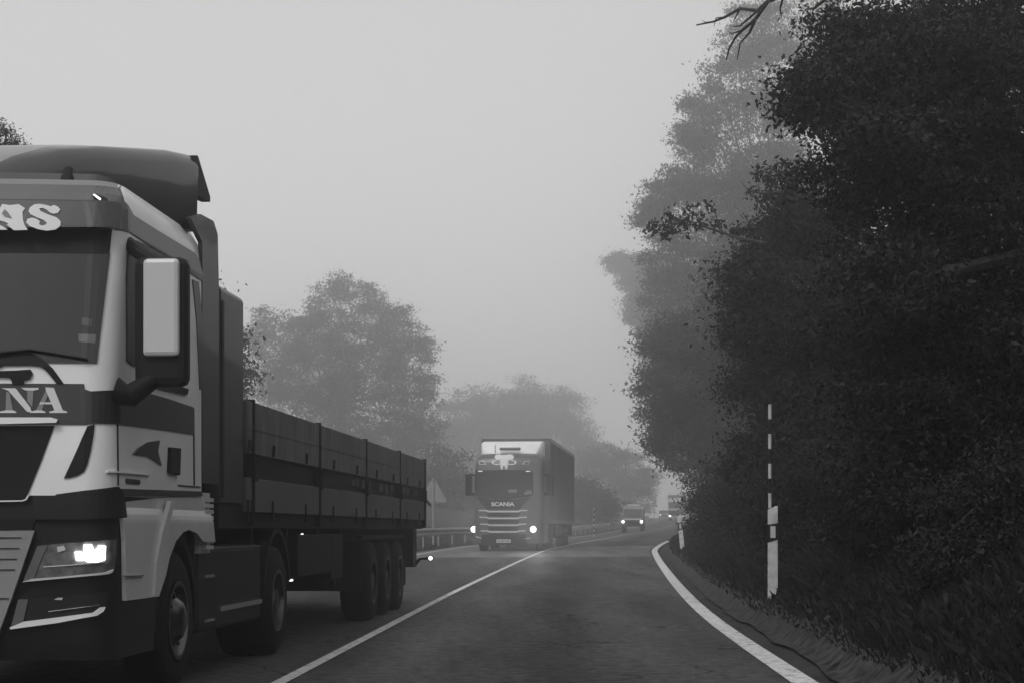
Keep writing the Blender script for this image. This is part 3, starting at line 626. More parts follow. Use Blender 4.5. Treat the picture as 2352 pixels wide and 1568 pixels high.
# ------------------------------------------------------------------ foggy curtainsider behind it
sx, sy = -.13, 62.5; sz = zr(62.5, -1.3)
YAW2 = -R(5.6)
sca = thing('articulated_lorry', 'tall curtain-sided lorry with elephant emblem and lit headlights coming round the bend', 'truck', (sx, sy, sz), YAW2)
w2 = [(.25, 1.25), (3.1, 1.25), (3.3, 1.2), (3.42, 1.14), (3.5, 1.0)]
f2 = [(.25, .05), (.5, 0), (1.3, 0), (1.9, .04), (3.0, .28), (3.3, .36), (3.42, .46), (3.5, .8)]
S2 = Shell(sca, w2, .24, f2, sx, sy, sz, YAW2)
M['cab_grey'] = mat('cab_grey_paint', 0.055, 0.4, coat=.2, var=.1)
cab2 = S2.hull(.28, 3.5, 2.25, 'cab', M['cab_grey'])
def p2(k, pts, name, m, off=.006, th=.006, parent=None, t0=0.0): return S2.px_sheet(q(k, pts), name, M[m], off, th, parent or cab2, mirror=False, clampc=False, t0=t0)
p2('L', [(240, 575), (770, 575), (790, 600), (790, 810), (740, 828), (560, 850), (430, 850), (330, 835), (240, 820), (232, 700)], 'windscreen', 'side_glass')
p2('L', [(250, 832), (335, 840), (380, 855), (640, 855), (690, 840), (775, 832), (700, 900), (660, 950), (350, 950), (300, 900)], 'front_panel', 'dark_plastic')
for y in (965, 1030, 1096, 1160):
    k = (y - 965) * .08
    p2('L', [(272 + k, y - 12), (345 + k, y - 10), (360 + k, y - 2), (650 - k, y - 2), (665 - k, y - 10), (735 - k, y - 12), (735 - k, y - 1), (668 - k, y + 2), (652 - k, y + 12), (358 + k, y + 12), (342 + k, y + 2), (272 + k, y)], 'grille_bar', 'pale', off=.02, th=.01)
    p2('L', [(345 + k, y + 14), (665 - k, y + 14), (655 - k, y + 52), (355 + k, y + 52)], 'grille', 'black', off=.004)
p2('L', [(300, 1190), (720, 1190), (730, 1290), (290, 1290)], 'lower_grille', 'black', off=.004)
p2('M', [(285, 610), (375, 617), (425, 685), (290, 680)], 'roof_lamp', 'pale', off=.006); p2('M', [(300, 625), (368, 630), (398, 672), (302, 668)], 'roof_lamp_lens', 'dark_paint', off=.014)
p2('M', [(1195, 610), (1110, 622), (1060, 680), (1192, 675)], 'roof_lamp', 'pale', off=.006); p2('M', [(1185, 622), (1118, 632), (1090, 670), (1184, 667)], 'roof_lamp_lens', 'dark_paint', off=.014)
# elephant emblem
p2('M', [(572, 535), (600, 505), (650, 495), (700, 510), (790, 508), (830, 495), (880, 503), (915, 530), (905, 580), (870, 600), (835, 600), (815, 610), (805, 690), (808, 706), (672, 706), (668, 610), (640, 600), (600, 595), (578, 570)], 'emblem', 'lettering')
for sg in (0, 1):
    ring = [(668, 680), (600, 690), (540, 675), (510, 645), (540, 612), (600, 600), (630, 603), (600, 612), (560, 628), (545, 648), (570, 668), (620, 672), (668, 660)]
    if sg: ring = [(1480 - x, y) for x, y in ring]
    p2('M', ring, 'emblem', 'lettering')
p2('M', [(672, 708), (722, 708), (714, 765), (682, 765)], 'emblem', 'lettering'); p2('M', [(750, 708), (805, 708), (796, 765), (762, 765)], 'emblem', 'lettering')
p2('M', [(275, 797), (350, 797), (350, 804), (275, 804)], 'marker_lens', 'lit_soft', off=.03); p2('M', [(1130, 798), (1208, 798), (1208, 805), (1130, 805)], 'marker_lens', 'lit_soft', off=.03)
p2('M', [(1140, 1145), (1240, 1145), (1240, 1215), (1120, 1225), (1085, 1200), (1120, 1180)], 'dashboard_papers', 'grey_paint', off=.013, th=.003)
p2('M', [(815, 1130), (970, 1130), (965, 1185), (820, 1185)], 'dashboard_papers', 'grey_paint', off=.013, th=.003)
# lettering mapped on the front panel
def shell_text(S, s, box, name, m, parent, off, bold=0.02):
    (x0, y0), (x1, y1) = box; t0, z1 = S.unwrap(x0, y0, off, 0); t1, z0 = S.unwrap(x1, y1, off, 0)
    vs, fs = text2d(s, 1, bold); xs = [v[0] for v in vs]; zs = [v[1] for v in vs]
    mt = lambda v: (t0 + (v[0] - min(xs)) / (max(xs) - min(xs)) * (t1 - t0), z0 + (v[1] - min(zs)) / (max(zs) - min(zs)) * (z1 - z0))
    n = len(vs); V = [S.P(*mt(v), off) for v in vs] + [S.P(*mt(v), off - .01) for v in vs]
    mb = MB(); mb.add(V, fs + [tuple(i + n for i in f[::-1]) for f in fs]); return mb.build(name, m, parent)
shell_text(S2, 'SCANIA', q('L', [(390, 880), (612, 918)]), 'lettering', M['lettering'], cab2, .022, .03)
pl = p2('L', [(440, 1236), (575, 1236), (575, 1268), (440, 1268)], 'number_plate', 'lettering', off=.03, th=.01)
shell_text(S2, 'BD68 KKB', q('L', [(450, 1242), (566, 1262)]), 'plate_number', M['black'], pl, .044, .015)
for sg, px in ((-1, 222), (1, 790)):
    p2('L', [(px - 25, 1115), (px + (70 if sg < 0 else 25), 1125), (px + (72 if sg < 0 else 25), 1160), (px - (25 if sg < 0 else 75), 1165)], 'headlight', 'lens', off=.01, t0=sg * .9)
    t, z = S2.unwrap(*q('L', [(px, 1140)])[0], 0.03, sg * .95)
    pc = S2.P(t, z, .035); b = MB(); b.lathe([(-.02, .001), (-.02, .10), (.03, .105)], 20, 'y', pc); b.build('headlight_lamp', M['lit'], cab2)
    p2('L', [(244, 1205), (248, 1218), (298, 1228), (298, 1222)] if sg < 0 else [(710, 1228), (765, 1220), (765, 1225), (712, 1233)], 'fog_lamp', 'lettering', off=.012, t0=sg * .8)
    b = MB(); b.box(sg * 1.46 - .12, sg * 1.46 + .12, .3, .5, 1.98, 2.75); b.box(sg * 1.22 - .02, sg * 1.22 + .02, .42, .55, 2.1, 2.6); mo = b.build('mirror', M['black'], sca, bevel=.04)
    b = MB(); b.tube([(sg * 1.18, .5, 2.7), (sg * 1.45, .4, 2.74)], .04, 8); b.tube([(sg * 1.18, .45, 2.02), (sg * 1.4, .4, 2.05)], .05, 8); b.build('mirror_arm', M['black'], mo)
    b = MB(); b.prism([(.75, 1.9), (1.9, 1.95), (1.9, 2.85), (.55, 2.8)], sg * 1.222, sg * 1.23, 'x'); b.build('side_window', M['side_glass'], sca)
    for y in (1.45, 5.1): wheel(sca, sg * 1.03, y, side=sg)
    for y in (11.2, 12.5, 13.8): wheel(sca, sg * 1.04, y, side=sg)
secs = []
for y, hw, zt in ((.72, .92, 3.5), (.85, .98, 3.62), (1.05, 1.05, 3.80), (1.3, 1.11, 3.93), (2.2, 1.13, 4.0)):
    sec = [(hw, y, 3.42), (hw, y, zt - .06), (hw - .05, y, zt)]; secs.append(sec + [(-p[0], p[1], p[2]) for p in sec[::-1]])
loft(secs, 'roof_deflector', M['white'], sca)
b = MB(); b.box(-.38, .38, .60, .70, 3.60, 3.71); b.build('roof_sign', M['grey_paint'], sca, bevel=.03)
b = MB(); b.tube([(-.55, .75, 3.48), (-.55, .78, 3.8)], .012, 6); b.build('aerial', M['black'], sca)
TR = 17.0
b = MB(); b.box(-1.26, 1.26, 2.85, TR, 1.12, 4.06); tb = b.build('curtain', M['canvas'], sca, bevel=.02)
b = MB(); b.box(-1.285, 1.285, 2.8, TR + .03, 4.0, 4.14); b.box(-1.285, 1.285, 2.8, 2.87, 1.05, 4.0); b.box(-1.285, 1.285, TR - .05, TR + .03, 1.05, 4.0)
b.box(-1.275, 1.275, 2.9, TR - .06, 1.0, 1.12); b.build('body_frame', M['grey_paint'], sca, bevel=.01)
b = MB(); y = 3.3
while y < TR - .3:
    b.box(1.262, 1.285, y, y + .05, 1.15, 3.98); b.box(-1.285, -1.262, y, y + .05, 1.15, 3.98); y += .62
b.build('curtain_strap', M['dark_paint'], tb)
b = MB(); b.box(-.5, .5, .5, TR - .3, .5, 1.0); b.box(-1.2, 1.2, 6.2, 10.4, .45, .98); b.box(-1.2, 1.2, 15.5, 16.5, .5, 1.0); b.box(-1.15, 1.15, 1.9, 4.4, .4, 1.0); b.build('chassis', M['chassis'], sca)

def spot(parent, loc, energy, size=R(70), tilt=-2, yawd=0, rad=.08):
    l = bpy.data.lights.new('headlight_beam', 'SPOT'); l.energy = energy; l.spot_size = size; l.spot_blend = .6; l.shadow_soft_size = rad
    o = put(bpy.data.objects.new('headlight_beam', l), parent); o.location = loc
    o.rotation_euler = (R(90 - 180 + tilt), 0, R(yawd))
    return o
# spot points along its local -z; rotate so that it shines towards local -y
def beam(parent, loc, energy, down=3, side=0, size=80):
    l = bpy.data.lights.new('headlight_beam', 'SPOT'); l.energy = energy; l.spot_size = R(size); l.spot_blend = .8; l.shadow_soft_size = .09
    o = put(bpy.data.objects.new('headlight_beam', l), parent); o.location = loc
    o.rotation_euler = (R(90 - down), 0, R(180 + side))
    return o
beam(sca, (1.02, -.14,   .86), 320, down=-3, side=1, size=40)
beam(sca, (-1.1, -.14,   .86), 50, down=-3, size=40)

# ------------------------------------------------------------------ off-road vehicle
jy = 143.0; jx = 9.75; jz = zr(jy, -1.5)
jeep = thing('offroad_vehicle', 'boxy off-road vehicle with roof rack and lit headlights, small in the fog', 'car', (jx, jy, jz), -R(7))
b = MB(); b.prism([(-.0, .55), (-.0, 1.12), (.12, 1.18), (1.0, 1.24), (1.25, 1.92), (1.4, 1.99), (3.9, 1.99), (4.0, 1.9), (4.0, .55)], -.82, .82, 'x'); body = b.build('body', M['grey_paint'], jeep, bevel=.03)
b = MB(); b.prism([(1.02, 1.27), (1.23, 1.86), (1.22, 1.9), (1.0, 1.27)], -.72, .72, 'x'); b.build('windscreen', M['glass'], body)
b = MB()
for sg in (1, -1): b.prism([(1.35, 1.3), (1.45, 1.85), (3.7, 1.85), (3.7, 1.3)], sg * .822, sg * .828, 'x')
b.build('side_window', M['side_glass'], body)
b = MB()
for sg in (1, -1): b.box(min(sg * .6, sg * .92), max(sg * .6, sg * .92), .02, .95, .72, 1.08)
b.build('wing', M['grey_paint'], jeep, bevel=.04)
b = MB(); b.box(-.55, .55, -.02, 0, .66, 1.0); b.build('grille', M['black'], jeep)
b = MB(); b.box(-.86, .86, -.12, -.02, .5, .64); b.build('bumper', M['chassis'], jeep)
b = MB(); b.box(-.7, .7, -.015, .01, 1.03, 1.13); b.build('bonnet_badge', M['pale'], jeep)
b = MB()
for x in (-.78, .78): b.box(x - .02, x + .02, 1.4, 3.8, 2.06, 2.1); 
for yy in (1.4, 2.2, 3.0, 3.78): b.box(-.78, .78, yy - .02, yy + .02, 2.1, 2.14); b.box(-.77, -.74, yy - .02, yy + .02, 1.98, 2.1); b.box(.74, .77, yy - .02, yy + .02, 1.98, 2.1)
b.box(-.5, .5, 1.5, 1.56, 2.18, 2.32); b.build('roof_rack', M['pale'], jeep)
b = MB(); b.box(-.82, .82, 1.22, 1.3, 1.93, 2.0); b.build('roof_visor', M['pale'], jeep)
for sg in (1, -1):
    b = MB(); b.lathe([(-.05, .001), (-.05, .11), (.02, .12)], 16, 'y', (sg * .75, .0, .88)); b.build('headlight', M['lit'], jeep)
    for y in (.75, 3.2): wheel(jeep, sg * .76, y, r=.38, w=.22, side=sg, rr=.22)

# ------------------------------------------------------------------ far lorry and far car
fy = 238.0; fz = zr(fy, -1); fx = (1555 - CX) / F * fy
far = thing('box_lorry', 'pale box lorry half hidden behind the bush, farthest truck on the road', 'truck', (fx, fy, fz), -R(6))
b = MB(); b.prism([(0, .5), (0, 1.7), (.25, 2.75), (.6, 2.95), (2.1, 2.95), (2.1, .5)], -1.2, 1.2, 'x'); fc = b.build('cab', M['pale'], far, bevel=.05)
b = MB(); b.prism([(.02, 1.75), (-.02, 1.75), (.19, 2.6), (.23, 2.6)], -1.1, 1.1, 'x'); b.build('windscreen', M['glass'], fc)
b = MB(); b.box(-1.27, 1.27, 2.4, 9.5, 1.1, 3.75); b.build('box_body', M['grey_paint'], far)
b = MB(); b.box(-1.28, 1.28, 2.35, 2.42, 3.55, 3.78); b.box(-1.15, 1.15, .5, .62, 2.95, 3.15); b.build('roof_bar', M['white'], far)
b = MB(); b.box(-1.15, 1.15, -.04, 0, .75, 1.45); b.build('grille', M['dark_plastic'], far)
b = MB(); b.box(-.5, .5, .4, 9.3, .5, 1.08); b.build('chassis', M['chassis'], far)
for sg in (1, -1):
    b = MB(); b.lathe([(-.08, .001), (-.08, .13), (.02, .14)], 16, 'y', (sg * .93, 0, .72)); b.build('headlight', M['lit'], far)
    for y in (1.2, 7): wheel(far, sg * 1.0, y, side=sg)
cy = 292.0; cx_ = (1526 - CX) / F * cy
car = thing('car', 'distant car with one visible headlight beyond the off-road vehicle', 'car', (cx_, cy, zr(cy, -3) + .02), -R(5))
b = MB(); b.prism([(0, .3), (0, .75), (1.1, .95), (1.8, 1.42), (3.4, 1.42), (4.2, 1.0), (4.3, .3)], -.88, .88, 'x'); cb = b.build('body', M['grey_paint'], car, bevel=.08)
b = MB(); b.prism([(1.12, .98), (1.08, .98), (1.72, 1.38), (1.78, 1.38)], -.72, .72, 'x'); b.build('windscreen', M['glass'], cb)
for sg in (1, -1):
    b = MB(); b.box(sg * .68 - .12, sg * .68 + .12, -.02, .03, .58, .72); b.build('headlight', M['lit'], car)
    for y in (.8, 3.4): wheel(car, sg * .78, y, r=.32, w=.2, side=sg, rr=.2)

# ------------------------------------------------------------------ roadside furniture
def delineator(x, y, z, lean, label):
    o = thing('marker_post', label, 'road post', (x, y, z), 0, 'white marker posts along the road edge'); o.rotation_euler = (0, lean, R(-8))
    prof = [(-.06, .0), (.06, .0), (.06, .055), (.03, .10), (-.03, .10), (-.06, .055)]
    b = MB(); n = 6; H0, H1 = -.25, .96
    vs = [(px, py, H0) for px, py in prof] + [(px, py, H1 + (.045 if px > 0 else .0) - (.02 if abs(px) < .05 and px < 0 else 0)) for px, py in prof]
    b.add(vs, [tuple(range(6))[::-1], tuple(range(6, 12))] + [(i, (i + 1) % 6, 6 + (i + 1) % 6, 6 + i) for i in range(6)]); b.build('post_body', M['post'], o, bevel=.004)
    b = MB(); e = .004
    band = [(-.06 - e, .56), (.06 + e, .60), (.06 + e, .80), (-.06 - e, .78)]
    b.add([(p[0], -e, p[1]) for p in band] + [(p[0], .058, p[1]) for p in band], [(0, 1, 2, 3), (7, 6, 5, 4), (0, 4, 5, 1), (1, 5, 6, 2), (2, 6, 7, 3), (3, 7, 4, 0)])
    bd = b.build('black_band', M['black'], o)
    b = MB(); b.box(-.028, .032, -.012, -e - .001, .62, .76); b.build('reflector', M['pale'], bd)
    return o
dx, dy = 3.15, 21.3
delineator(dx, dy, .43, 0, 'white marker post with black band beside the tall striped pole')
delineator(4.74, 49, .56, R(-5.5), 'leaning white marker post half in the bank foliage at the bend')
def snow_pole(x, y, z, top, rad, label, seg=.18):
    o = thing('snow_pole', label, 'road pole', (x, y, z), 0, 'thin striped snow poles')
    zz = top; k = 0
    w_, b_ = MB(), MB()
    while zz > -.1:
        (w_ if k % 2 == 0 else b_).lathe([(max(zz - seg, -.15), rad * .2), (max(zz - seg, -.15), rad), (zz, rad), (zz, rad * .2)], 12, 'z'); zz -= seg; k += 1
    w_.build('white_stripes', M['post'], o, smooth=True); b_.build('black_stripes', M['black'], o, smooth=True)
    return o
snow_pole(dx - .014, dy + .14, .40, 2.27, .02, 'tall black and white striped pole rising above the near marker post')
snow_pole((1364 - CX) / F * 120, 120, gxy((1364 - CX) / F * 120, 120), 2.0, .04, 'faint thin pole behind the guard rail right of the curtain-sided lorry')

# guard rail
rail = thing('guard_rail', 'galvanised crash barrier along the far side of the road', 'guard rail', (0, 0, 0))
TRL = -5.0
yy_ = list(np.arange(10, 262, 1.0))
prof = [(0, .44), (.045, .47), (.045, .52), (0, .56), (0, .60), (.045, .64), (.045, .69), (0, .75), (-.02, .75), (-.02, .44)]
b = MB(); vs = []
for Y in yy_:
    for px, pz in prof: vs.append((cen(Y) + TRL + px, Y, zr(Y, TRL) + pz + .02))
n = len(prof)
b.add(vs, [(i * n + k, i * n + (k + 1) % n, (i + 1) * n + (k + 1) % n, (i + 1) * n + k) for i in range(len(yy_) - 1) for k in range(n)])
b.build('rail_beam', M['steel'], rail)
Y = 12
while Y < 260:
    b = MB(); x = cen(Y) + TRL - .06; z = zr(Y, TRL); b.box(x - .03, x + .03, Y - .05, Y + .05, z - .4, z + .72); b.build('rail_post', M['steel'], rail)
    Y += 4.0
# warning signs
def tri_sign(x, y, z, top, side, label, back=True, rz=0):
    o = thing('warning_sign', label, 'road sign', (x, y, z), rz, 'triangular warning signs on posts')
    h = side * .866; b = MB(); b.tube([(0, 0, -.5), (0, 0, top - .05)], .04, 10); b.build('sign_post', M['steel'], o, smooth=True)
    s = .05 if back else -.06; c = .06 * side
    tri = [(-side / 2 + c, top - h), (side / 2 - c, top - h), (side / 2 - c * .4, top - h + c), (c * .5, top - c * .2), (-c * .5, top - c * .2), (-side / 2 + c * .4, top - h + c)]
    b = MB(); b.prism(tri, s, s + .012, 'y'); pl_ = b.build('sign_plate', M['sign_back'] if back else M['steel'], o)
    if not back:
        b = MB(); b.prism([(-side * .3, top - h + .12), (side * .3, top - h + .12), (0, top - .26)], s - .004, s - .001, 'y'); b.build('sign_face', M['dark_paint'], pl_)
        b = MB(); b.prism([(-side * .12, top - h + .16), (side * .12, top - h + .16), (side * .06, top - h + .4), (-side * .06, top - h + .4)], s - .008, s - .005, 'y'); b.build('symbol', M['white'], pl_)
    return o
sd = 73.0; sX = (995 - CX) / F * sd; sZ = gxy(sX, sd)
tri_sign(sX, sd, sZ, CH + (YH - 1096) * sd / F - sZ, 1.18, 'back of a triangular sign on a post behind the near lorry tail')
sd = 236.0; sX = (1503 - CX) / F * sd; sZ = gxy(sX, sd)
tri_sign(sX, sd, sZ, CH + (YH - 1149) * sd / F - sZ, .95, 'tiny pale triangular sign in the far fog left of the last truck', back=False)

# ------------------------------------------------------------------ foliage
def leaf_mesh(name, pos, size, m, rs, droop=.3, parent=None, thin=.5):
    n = len(pos)
    a = rs.normal(size=(n, 3)); a[:, 2] -= droop; a /= np.linalg.norm(a, axis=1)[:, None]
    c = rs.normal(size=(n, 3)); c[:, 2] += .6; b = np.cross(a, c); b /= np.linalg.norm(b, axis=1)[:, None] + 1e-9
    L = size * rs.uniform(.6, 1.35, n)[:, None]; w = L * thin * rs.uniform(.8, 1.1, n)[:, None]
    nrm = np.cross(a, b)
    v = np.empty((n, 4, 3)); v[:, 0] = pos; v[:, 1] = pos + a * L * .45 + b * w * .5 + nrm * L * .08; v[:, 2] = pos + a * L; v[:, 3] = pos + a * L * .45 - b * w * .5 + nrm * L * .08
    v = v.reshape(-1, 3)
    me = bpy.data.meshes.new(name); me.vertices.add(n * 4); me.vertices.foreach_set('co', v.ravel().astype(np.float32))
    me.loops.add(n * 4); me.loops.foreach_set('vertex_index', np.arange(n * 4, dtype=np.int32))
    me.polygons.add(n); me.polygons.foreach_set('loop_start', np.arange(0, n * 4, 4, dtype=np.int32)); me.polygons.foreach_set('loop_total', np.full(n, 4, dtype=np.int32))
    me.update(calc_edges=True); me.validate(); me.materials.append(m)
    o = bpy.data.objects.new(name, me); put(o, parent); return o
def crown_points(lobes, n, size, rs, per=20, spread=2.2, inner=.35):
    C = np.array([l[0] for l in lobes]); Rr = np.array([l[1] for l in lobes]); wgt = Rr ** 2; wgt /= wgt.sum()
    nc = max(1, n // per); idx = rs.choice(len(lobes), nc, p=wgt)
    d = rs.normal(size=(nc, 3)); d /= np.linalg.norm(d, axis=1)[:, None]
    r = np.where(rs.rand(nc) < inner, rs.uniform(.2, .8, nc), rs.uniform(.7, .98, nc))
    # bumpy lobe surface
    r = r * (1 + .16 * np.sin(d[:, 0] * 7 + idx) * np.cos(d[:, 2] * 6 + 2 * idx))
    cp = C[idx] + d * (Rr[idx] * r)[:, None] * np.array([1, 1, .92])
    # two fifths of the twigs gather on boughs that stand out of the crown
    nb = len(lobes) * 22; bi = rs.choice(len(lobes), nb, p=wgt); bd = rs.normal(size=(nb, 3)); bd /= np.linalg.norm(bd, axis=1)[:, None]
    bp = C[bi] + bd * (Rr[bi] * rs.uniform(.72, 1.2, nb))[:, None] * np.array([1, 1, .92])
    sel = rs.rand(nc) < .62; w_ = rs.randint(0, nb, nc); wig = rs.normal(size=(nc, 3)) * np.array([1, 1, .5])
    cp[sel] = (bp[w_] + wig * (Rr[bi[w_]] * .115)[:, None])[sel]
    p = np.repeat(cp, per, axis=0) + rs.normal(size=(nc * per, 3)) * size * spread * np.array([1, 1, .45])
    return p
def tree(name, label, lobes_px, d, base, n, size, m='leaf', seed=0, group=None, trunk_r=.25, dj=3.0, cat='tree', spread=2.2, inner=.35, ground=True, core=True, thin=.5):
    rs = np.random.RandomState(seed)
    lobes = []
    for (x, y, r) in lobes_px:
        dd = d + rs.uniform(-dj, dj); p = W(x, y, dd); lobes.append((np.array(p), r * dd / F))
    bx, by = base; bz = gxy(bx, by)
    o = thing(name, label, cat, (bx, by, bz), 0, group)
    off = np.array([bx, by, bz])
    lo = [(c - off, r) for c, r in lobes]
    pts = crown_points(lo, n, size, rs, spread=spread, inner=inner)
    ground_ok = pts[:, 2] > -.3
    if core:
        k = max(200, n // 8); big = crown_points([(c, r * .68) for c, r in lo], k, size * 3, rs, per=4, inner=.6, spread=.9)
        sizes = np.concatenate([np.full(len(pts), size), np.full(len(big), size * 1.5)]); pts = np.concatenate([pts, big])
    else: sizes = np.full(len(pts), size)
    leaf_mesh('crown', pts, sizes[:, None], M[m], rs, parent=o, thin=thin)
    # trunk with limbs
    mb = MB(); top = max(c[2] for c, r in lo); cx0 = np.mean([c for c, r in lo], axis=0)
    mid = Vector((cx0[0] * .35, cx0[1] * .35, max(.6, top * .38)))
    mb.tube([(0, 0, -.4), mid * .5 + Vector((.1 * trunk_r, 0, 0)), mid], [trunk_r * 1.3, trunk_r, trunk_r * .8], 10)
    for c, r in lo:
        e = Vector(c); mdl = mid.lerp(e, .5) + Vector(rs.uniform(-.3, .3, 3)) * r * .4
        mb.tube([mid, mdl, e], [trunk_r * .5, trunk_r * .28, trunk_r * .1], 6)
        for _ in range(3):
            t = e + Vector(rs.normal(size=3)).normalized() * r * .8; mb.tube([mdl.lerp(e, .5), t], [trunk_r * .12, trunk_r * .03], 5)
    mb.build('trunk', M['bark'], o, smooth=True)
    return o, lo
GR = 'trees on the right bank'; GL = 'trees beyond the crash barrier'
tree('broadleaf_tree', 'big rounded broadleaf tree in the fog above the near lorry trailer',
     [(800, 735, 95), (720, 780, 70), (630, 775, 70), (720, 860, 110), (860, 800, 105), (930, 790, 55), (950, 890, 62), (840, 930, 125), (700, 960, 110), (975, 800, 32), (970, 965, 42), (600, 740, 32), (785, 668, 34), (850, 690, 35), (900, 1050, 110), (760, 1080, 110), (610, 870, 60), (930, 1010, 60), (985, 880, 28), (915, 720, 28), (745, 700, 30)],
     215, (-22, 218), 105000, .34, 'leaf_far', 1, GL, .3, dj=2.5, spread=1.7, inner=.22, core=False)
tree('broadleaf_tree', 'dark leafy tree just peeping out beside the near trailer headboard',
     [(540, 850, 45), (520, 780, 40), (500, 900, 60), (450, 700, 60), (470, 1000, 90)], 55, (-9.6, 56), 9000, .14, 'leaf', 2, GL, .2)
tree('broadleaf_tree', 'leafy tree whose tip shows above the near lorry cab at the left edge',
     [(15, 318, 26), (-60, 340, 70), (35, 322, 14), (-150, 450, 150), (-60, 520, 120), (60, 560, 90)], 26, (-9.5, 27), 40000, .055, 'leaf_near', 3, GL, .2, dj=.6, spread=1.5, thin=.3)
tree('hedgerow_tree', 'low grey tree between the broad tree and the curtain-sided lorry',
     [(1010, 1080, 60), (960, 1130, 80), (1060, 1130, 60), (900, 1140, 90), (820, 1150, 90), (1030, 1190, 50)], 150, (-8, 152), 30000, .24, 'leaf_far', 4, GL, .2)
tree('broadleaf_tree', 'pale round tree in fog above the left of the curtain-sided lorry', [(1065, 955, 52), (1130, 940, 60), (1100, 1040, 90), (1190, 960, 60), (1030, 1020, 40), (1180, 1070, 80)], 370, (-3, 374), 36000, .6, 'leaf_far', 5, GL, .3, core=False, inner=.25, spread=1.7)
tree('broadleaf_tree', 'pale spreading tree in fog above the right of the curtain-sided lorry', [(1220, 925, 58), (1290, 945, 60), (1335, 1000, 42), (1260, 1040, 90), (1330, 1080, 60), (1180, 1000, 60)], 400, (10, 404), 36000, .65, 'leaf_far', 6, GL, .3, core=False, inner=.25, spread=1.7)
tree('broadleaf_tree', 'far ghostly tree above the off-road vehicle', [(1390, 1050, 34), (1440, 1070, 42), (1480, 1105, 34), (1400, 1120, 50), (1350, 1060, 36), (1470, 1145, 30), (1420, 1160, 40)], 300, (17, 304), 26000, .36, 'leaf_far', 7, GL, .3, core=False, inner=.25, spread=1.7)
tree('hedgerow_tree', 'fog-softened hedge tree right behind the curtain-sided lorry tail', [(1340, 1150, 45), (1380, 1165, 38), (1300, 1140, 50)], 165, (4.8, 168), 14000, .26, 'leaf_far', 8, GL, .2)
# right bank
tree('broadleaf_tree', 'tall grey tree reaching the top of the picture on the right bank',
     [(1690, 110, 50), (1650, 165, 48), (1620, 240, 55), (1600, 330, 58), (1710, 330, 140), (1555, 430, 55), (1500, 460, 42), (1480, 490, 25), (1620, 500, 130), (1790, 180, 110), (1820, 480, 150), (1540, 600, 65), (1530, 700, 65), (1510, 760, 45), (1700, 700, 160), (1740, 60, 60), (1850, 60, 90), (1800, 850, 160), (1585, 240, 22)],
     150, (26, 153), 150000, .27, 'leaf_far', 9, GR, .35, dj=3, core=False, inner=.28, spread=1.8)
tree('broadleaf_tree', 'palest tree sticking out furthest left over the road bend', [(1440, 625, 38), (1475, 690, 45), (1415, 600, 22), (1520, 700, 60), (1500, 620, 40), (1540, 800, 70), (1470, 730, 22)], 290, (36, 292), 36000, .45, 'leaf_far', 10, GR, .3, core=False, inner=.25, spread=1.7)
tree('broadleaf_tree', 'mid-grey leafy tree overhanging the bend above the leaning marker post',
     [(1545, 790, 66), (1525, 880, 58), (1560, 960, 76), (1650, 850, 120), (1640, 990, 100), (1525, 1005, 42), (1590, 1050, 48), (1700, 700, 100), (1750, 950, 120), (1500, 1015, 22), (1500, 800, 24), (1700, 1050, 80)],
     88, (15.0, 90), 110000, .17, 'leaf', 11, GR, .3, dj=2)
o4, _ = tree('broadleaf_tree', 'dark tree behind the striped pole with a leafy branch reaching left',
     [(1700, 640, 62), (1770, 545, 60), (1830, 480, 70), (1900, 600, 180), (1800, 700, 130), (1900, 850, 190), (1760, 830, 100), (1830, 1000, 140), (1960, 1000, 170), (1700, 740, 60), (1790, 400, 26), (1740, 1060, 80), (2050, 800, 200)],
     31, (9.2, 33), 130000, .075, 'leaf_near', 12, GR, .28, dj=2, spread=2.4)
o5, _ = tree('broadleaf_tree', 'nearest almost black tree filling the right edge of the picture',
     [(1895, 50, 46), (1855, 210, 58), (1940, 180, 110), (2060, 130, 150), (1870, 275, 34), (2060, 400, 190), (2200, 250, 220), (2280, 560, 260), (2150, 800, 230), (2300, 950, 260), (2060, 650, 130), (2110, 1000, 170), (1990, 330, 90), (2250, 50, 200)],
     18, (8.4, 20), 190000, .06, 'leaf_near', 13, GR, .3, dj=1.2, spread=2.4)
def px_branch(parent, paths, d, rad, name, m='bark'):
    b = MB(); o = Vector(parent.location)
    for pts, r in paths:
        P = [W(x, y, d + .15 * i) - o for i, (x, y) in enumerate(pts)]; n = len(P)
        b.tube(P, [rad * r * (1 - .75 * i / (n - 1)) for i in range(n)], 6)
    return b.build(name, M[m], parent, smooth=True)
px_branch(o5, [([(1860, -60), (1800, -10), (1765, 2), (1740, 25), (1700, 20), (1665, 40), (1640, 50), (1600, 58)], 1.3), ([(1765, 2), (1735, 45), (1705, 70), (1690, 85), (1675, 112), (1668, 138)], 1), ([(1735, 45), (1722, 75), (1700, 100), (1693, 138)], .8),
               ([(1700, 20), (1690, 40), (1684, 52)], .5), ([(1665, 40), (1645, 42), (1640, 62)], .4), ([(1640, 50), (1620, 52), (1612, 46)], .3), ([(1800, -10), (1792, 20), (1795, 42)], .6), ([(1705, 70), (1680, 78), (1672, 72)], .4), ([(1740, 25), (1700, 60), (1680, 62)], .6),
               ([(1950, -60), (1900, -5), (1870, 20), (1850, 22)], 1.2)], 17, .022, 'bare_branch')
br = [([(1760, 560), (1700, 548), (1660, 535), (1620, 522), (1560, 512), (1500, 520)], 1), ([(1660, 535), (1645, 500), (1635, 470)], .5), ([(1620, 522), (1600, 500), (1590, 480)], .5), ([(1560, 512), (1520, 540)], .4), ([(1800, 440), (1750, 445), (1720, 440), (1700, 415)], .6)]
bo = px_branch(o4, br, 29, .03, 'leafy_branch')
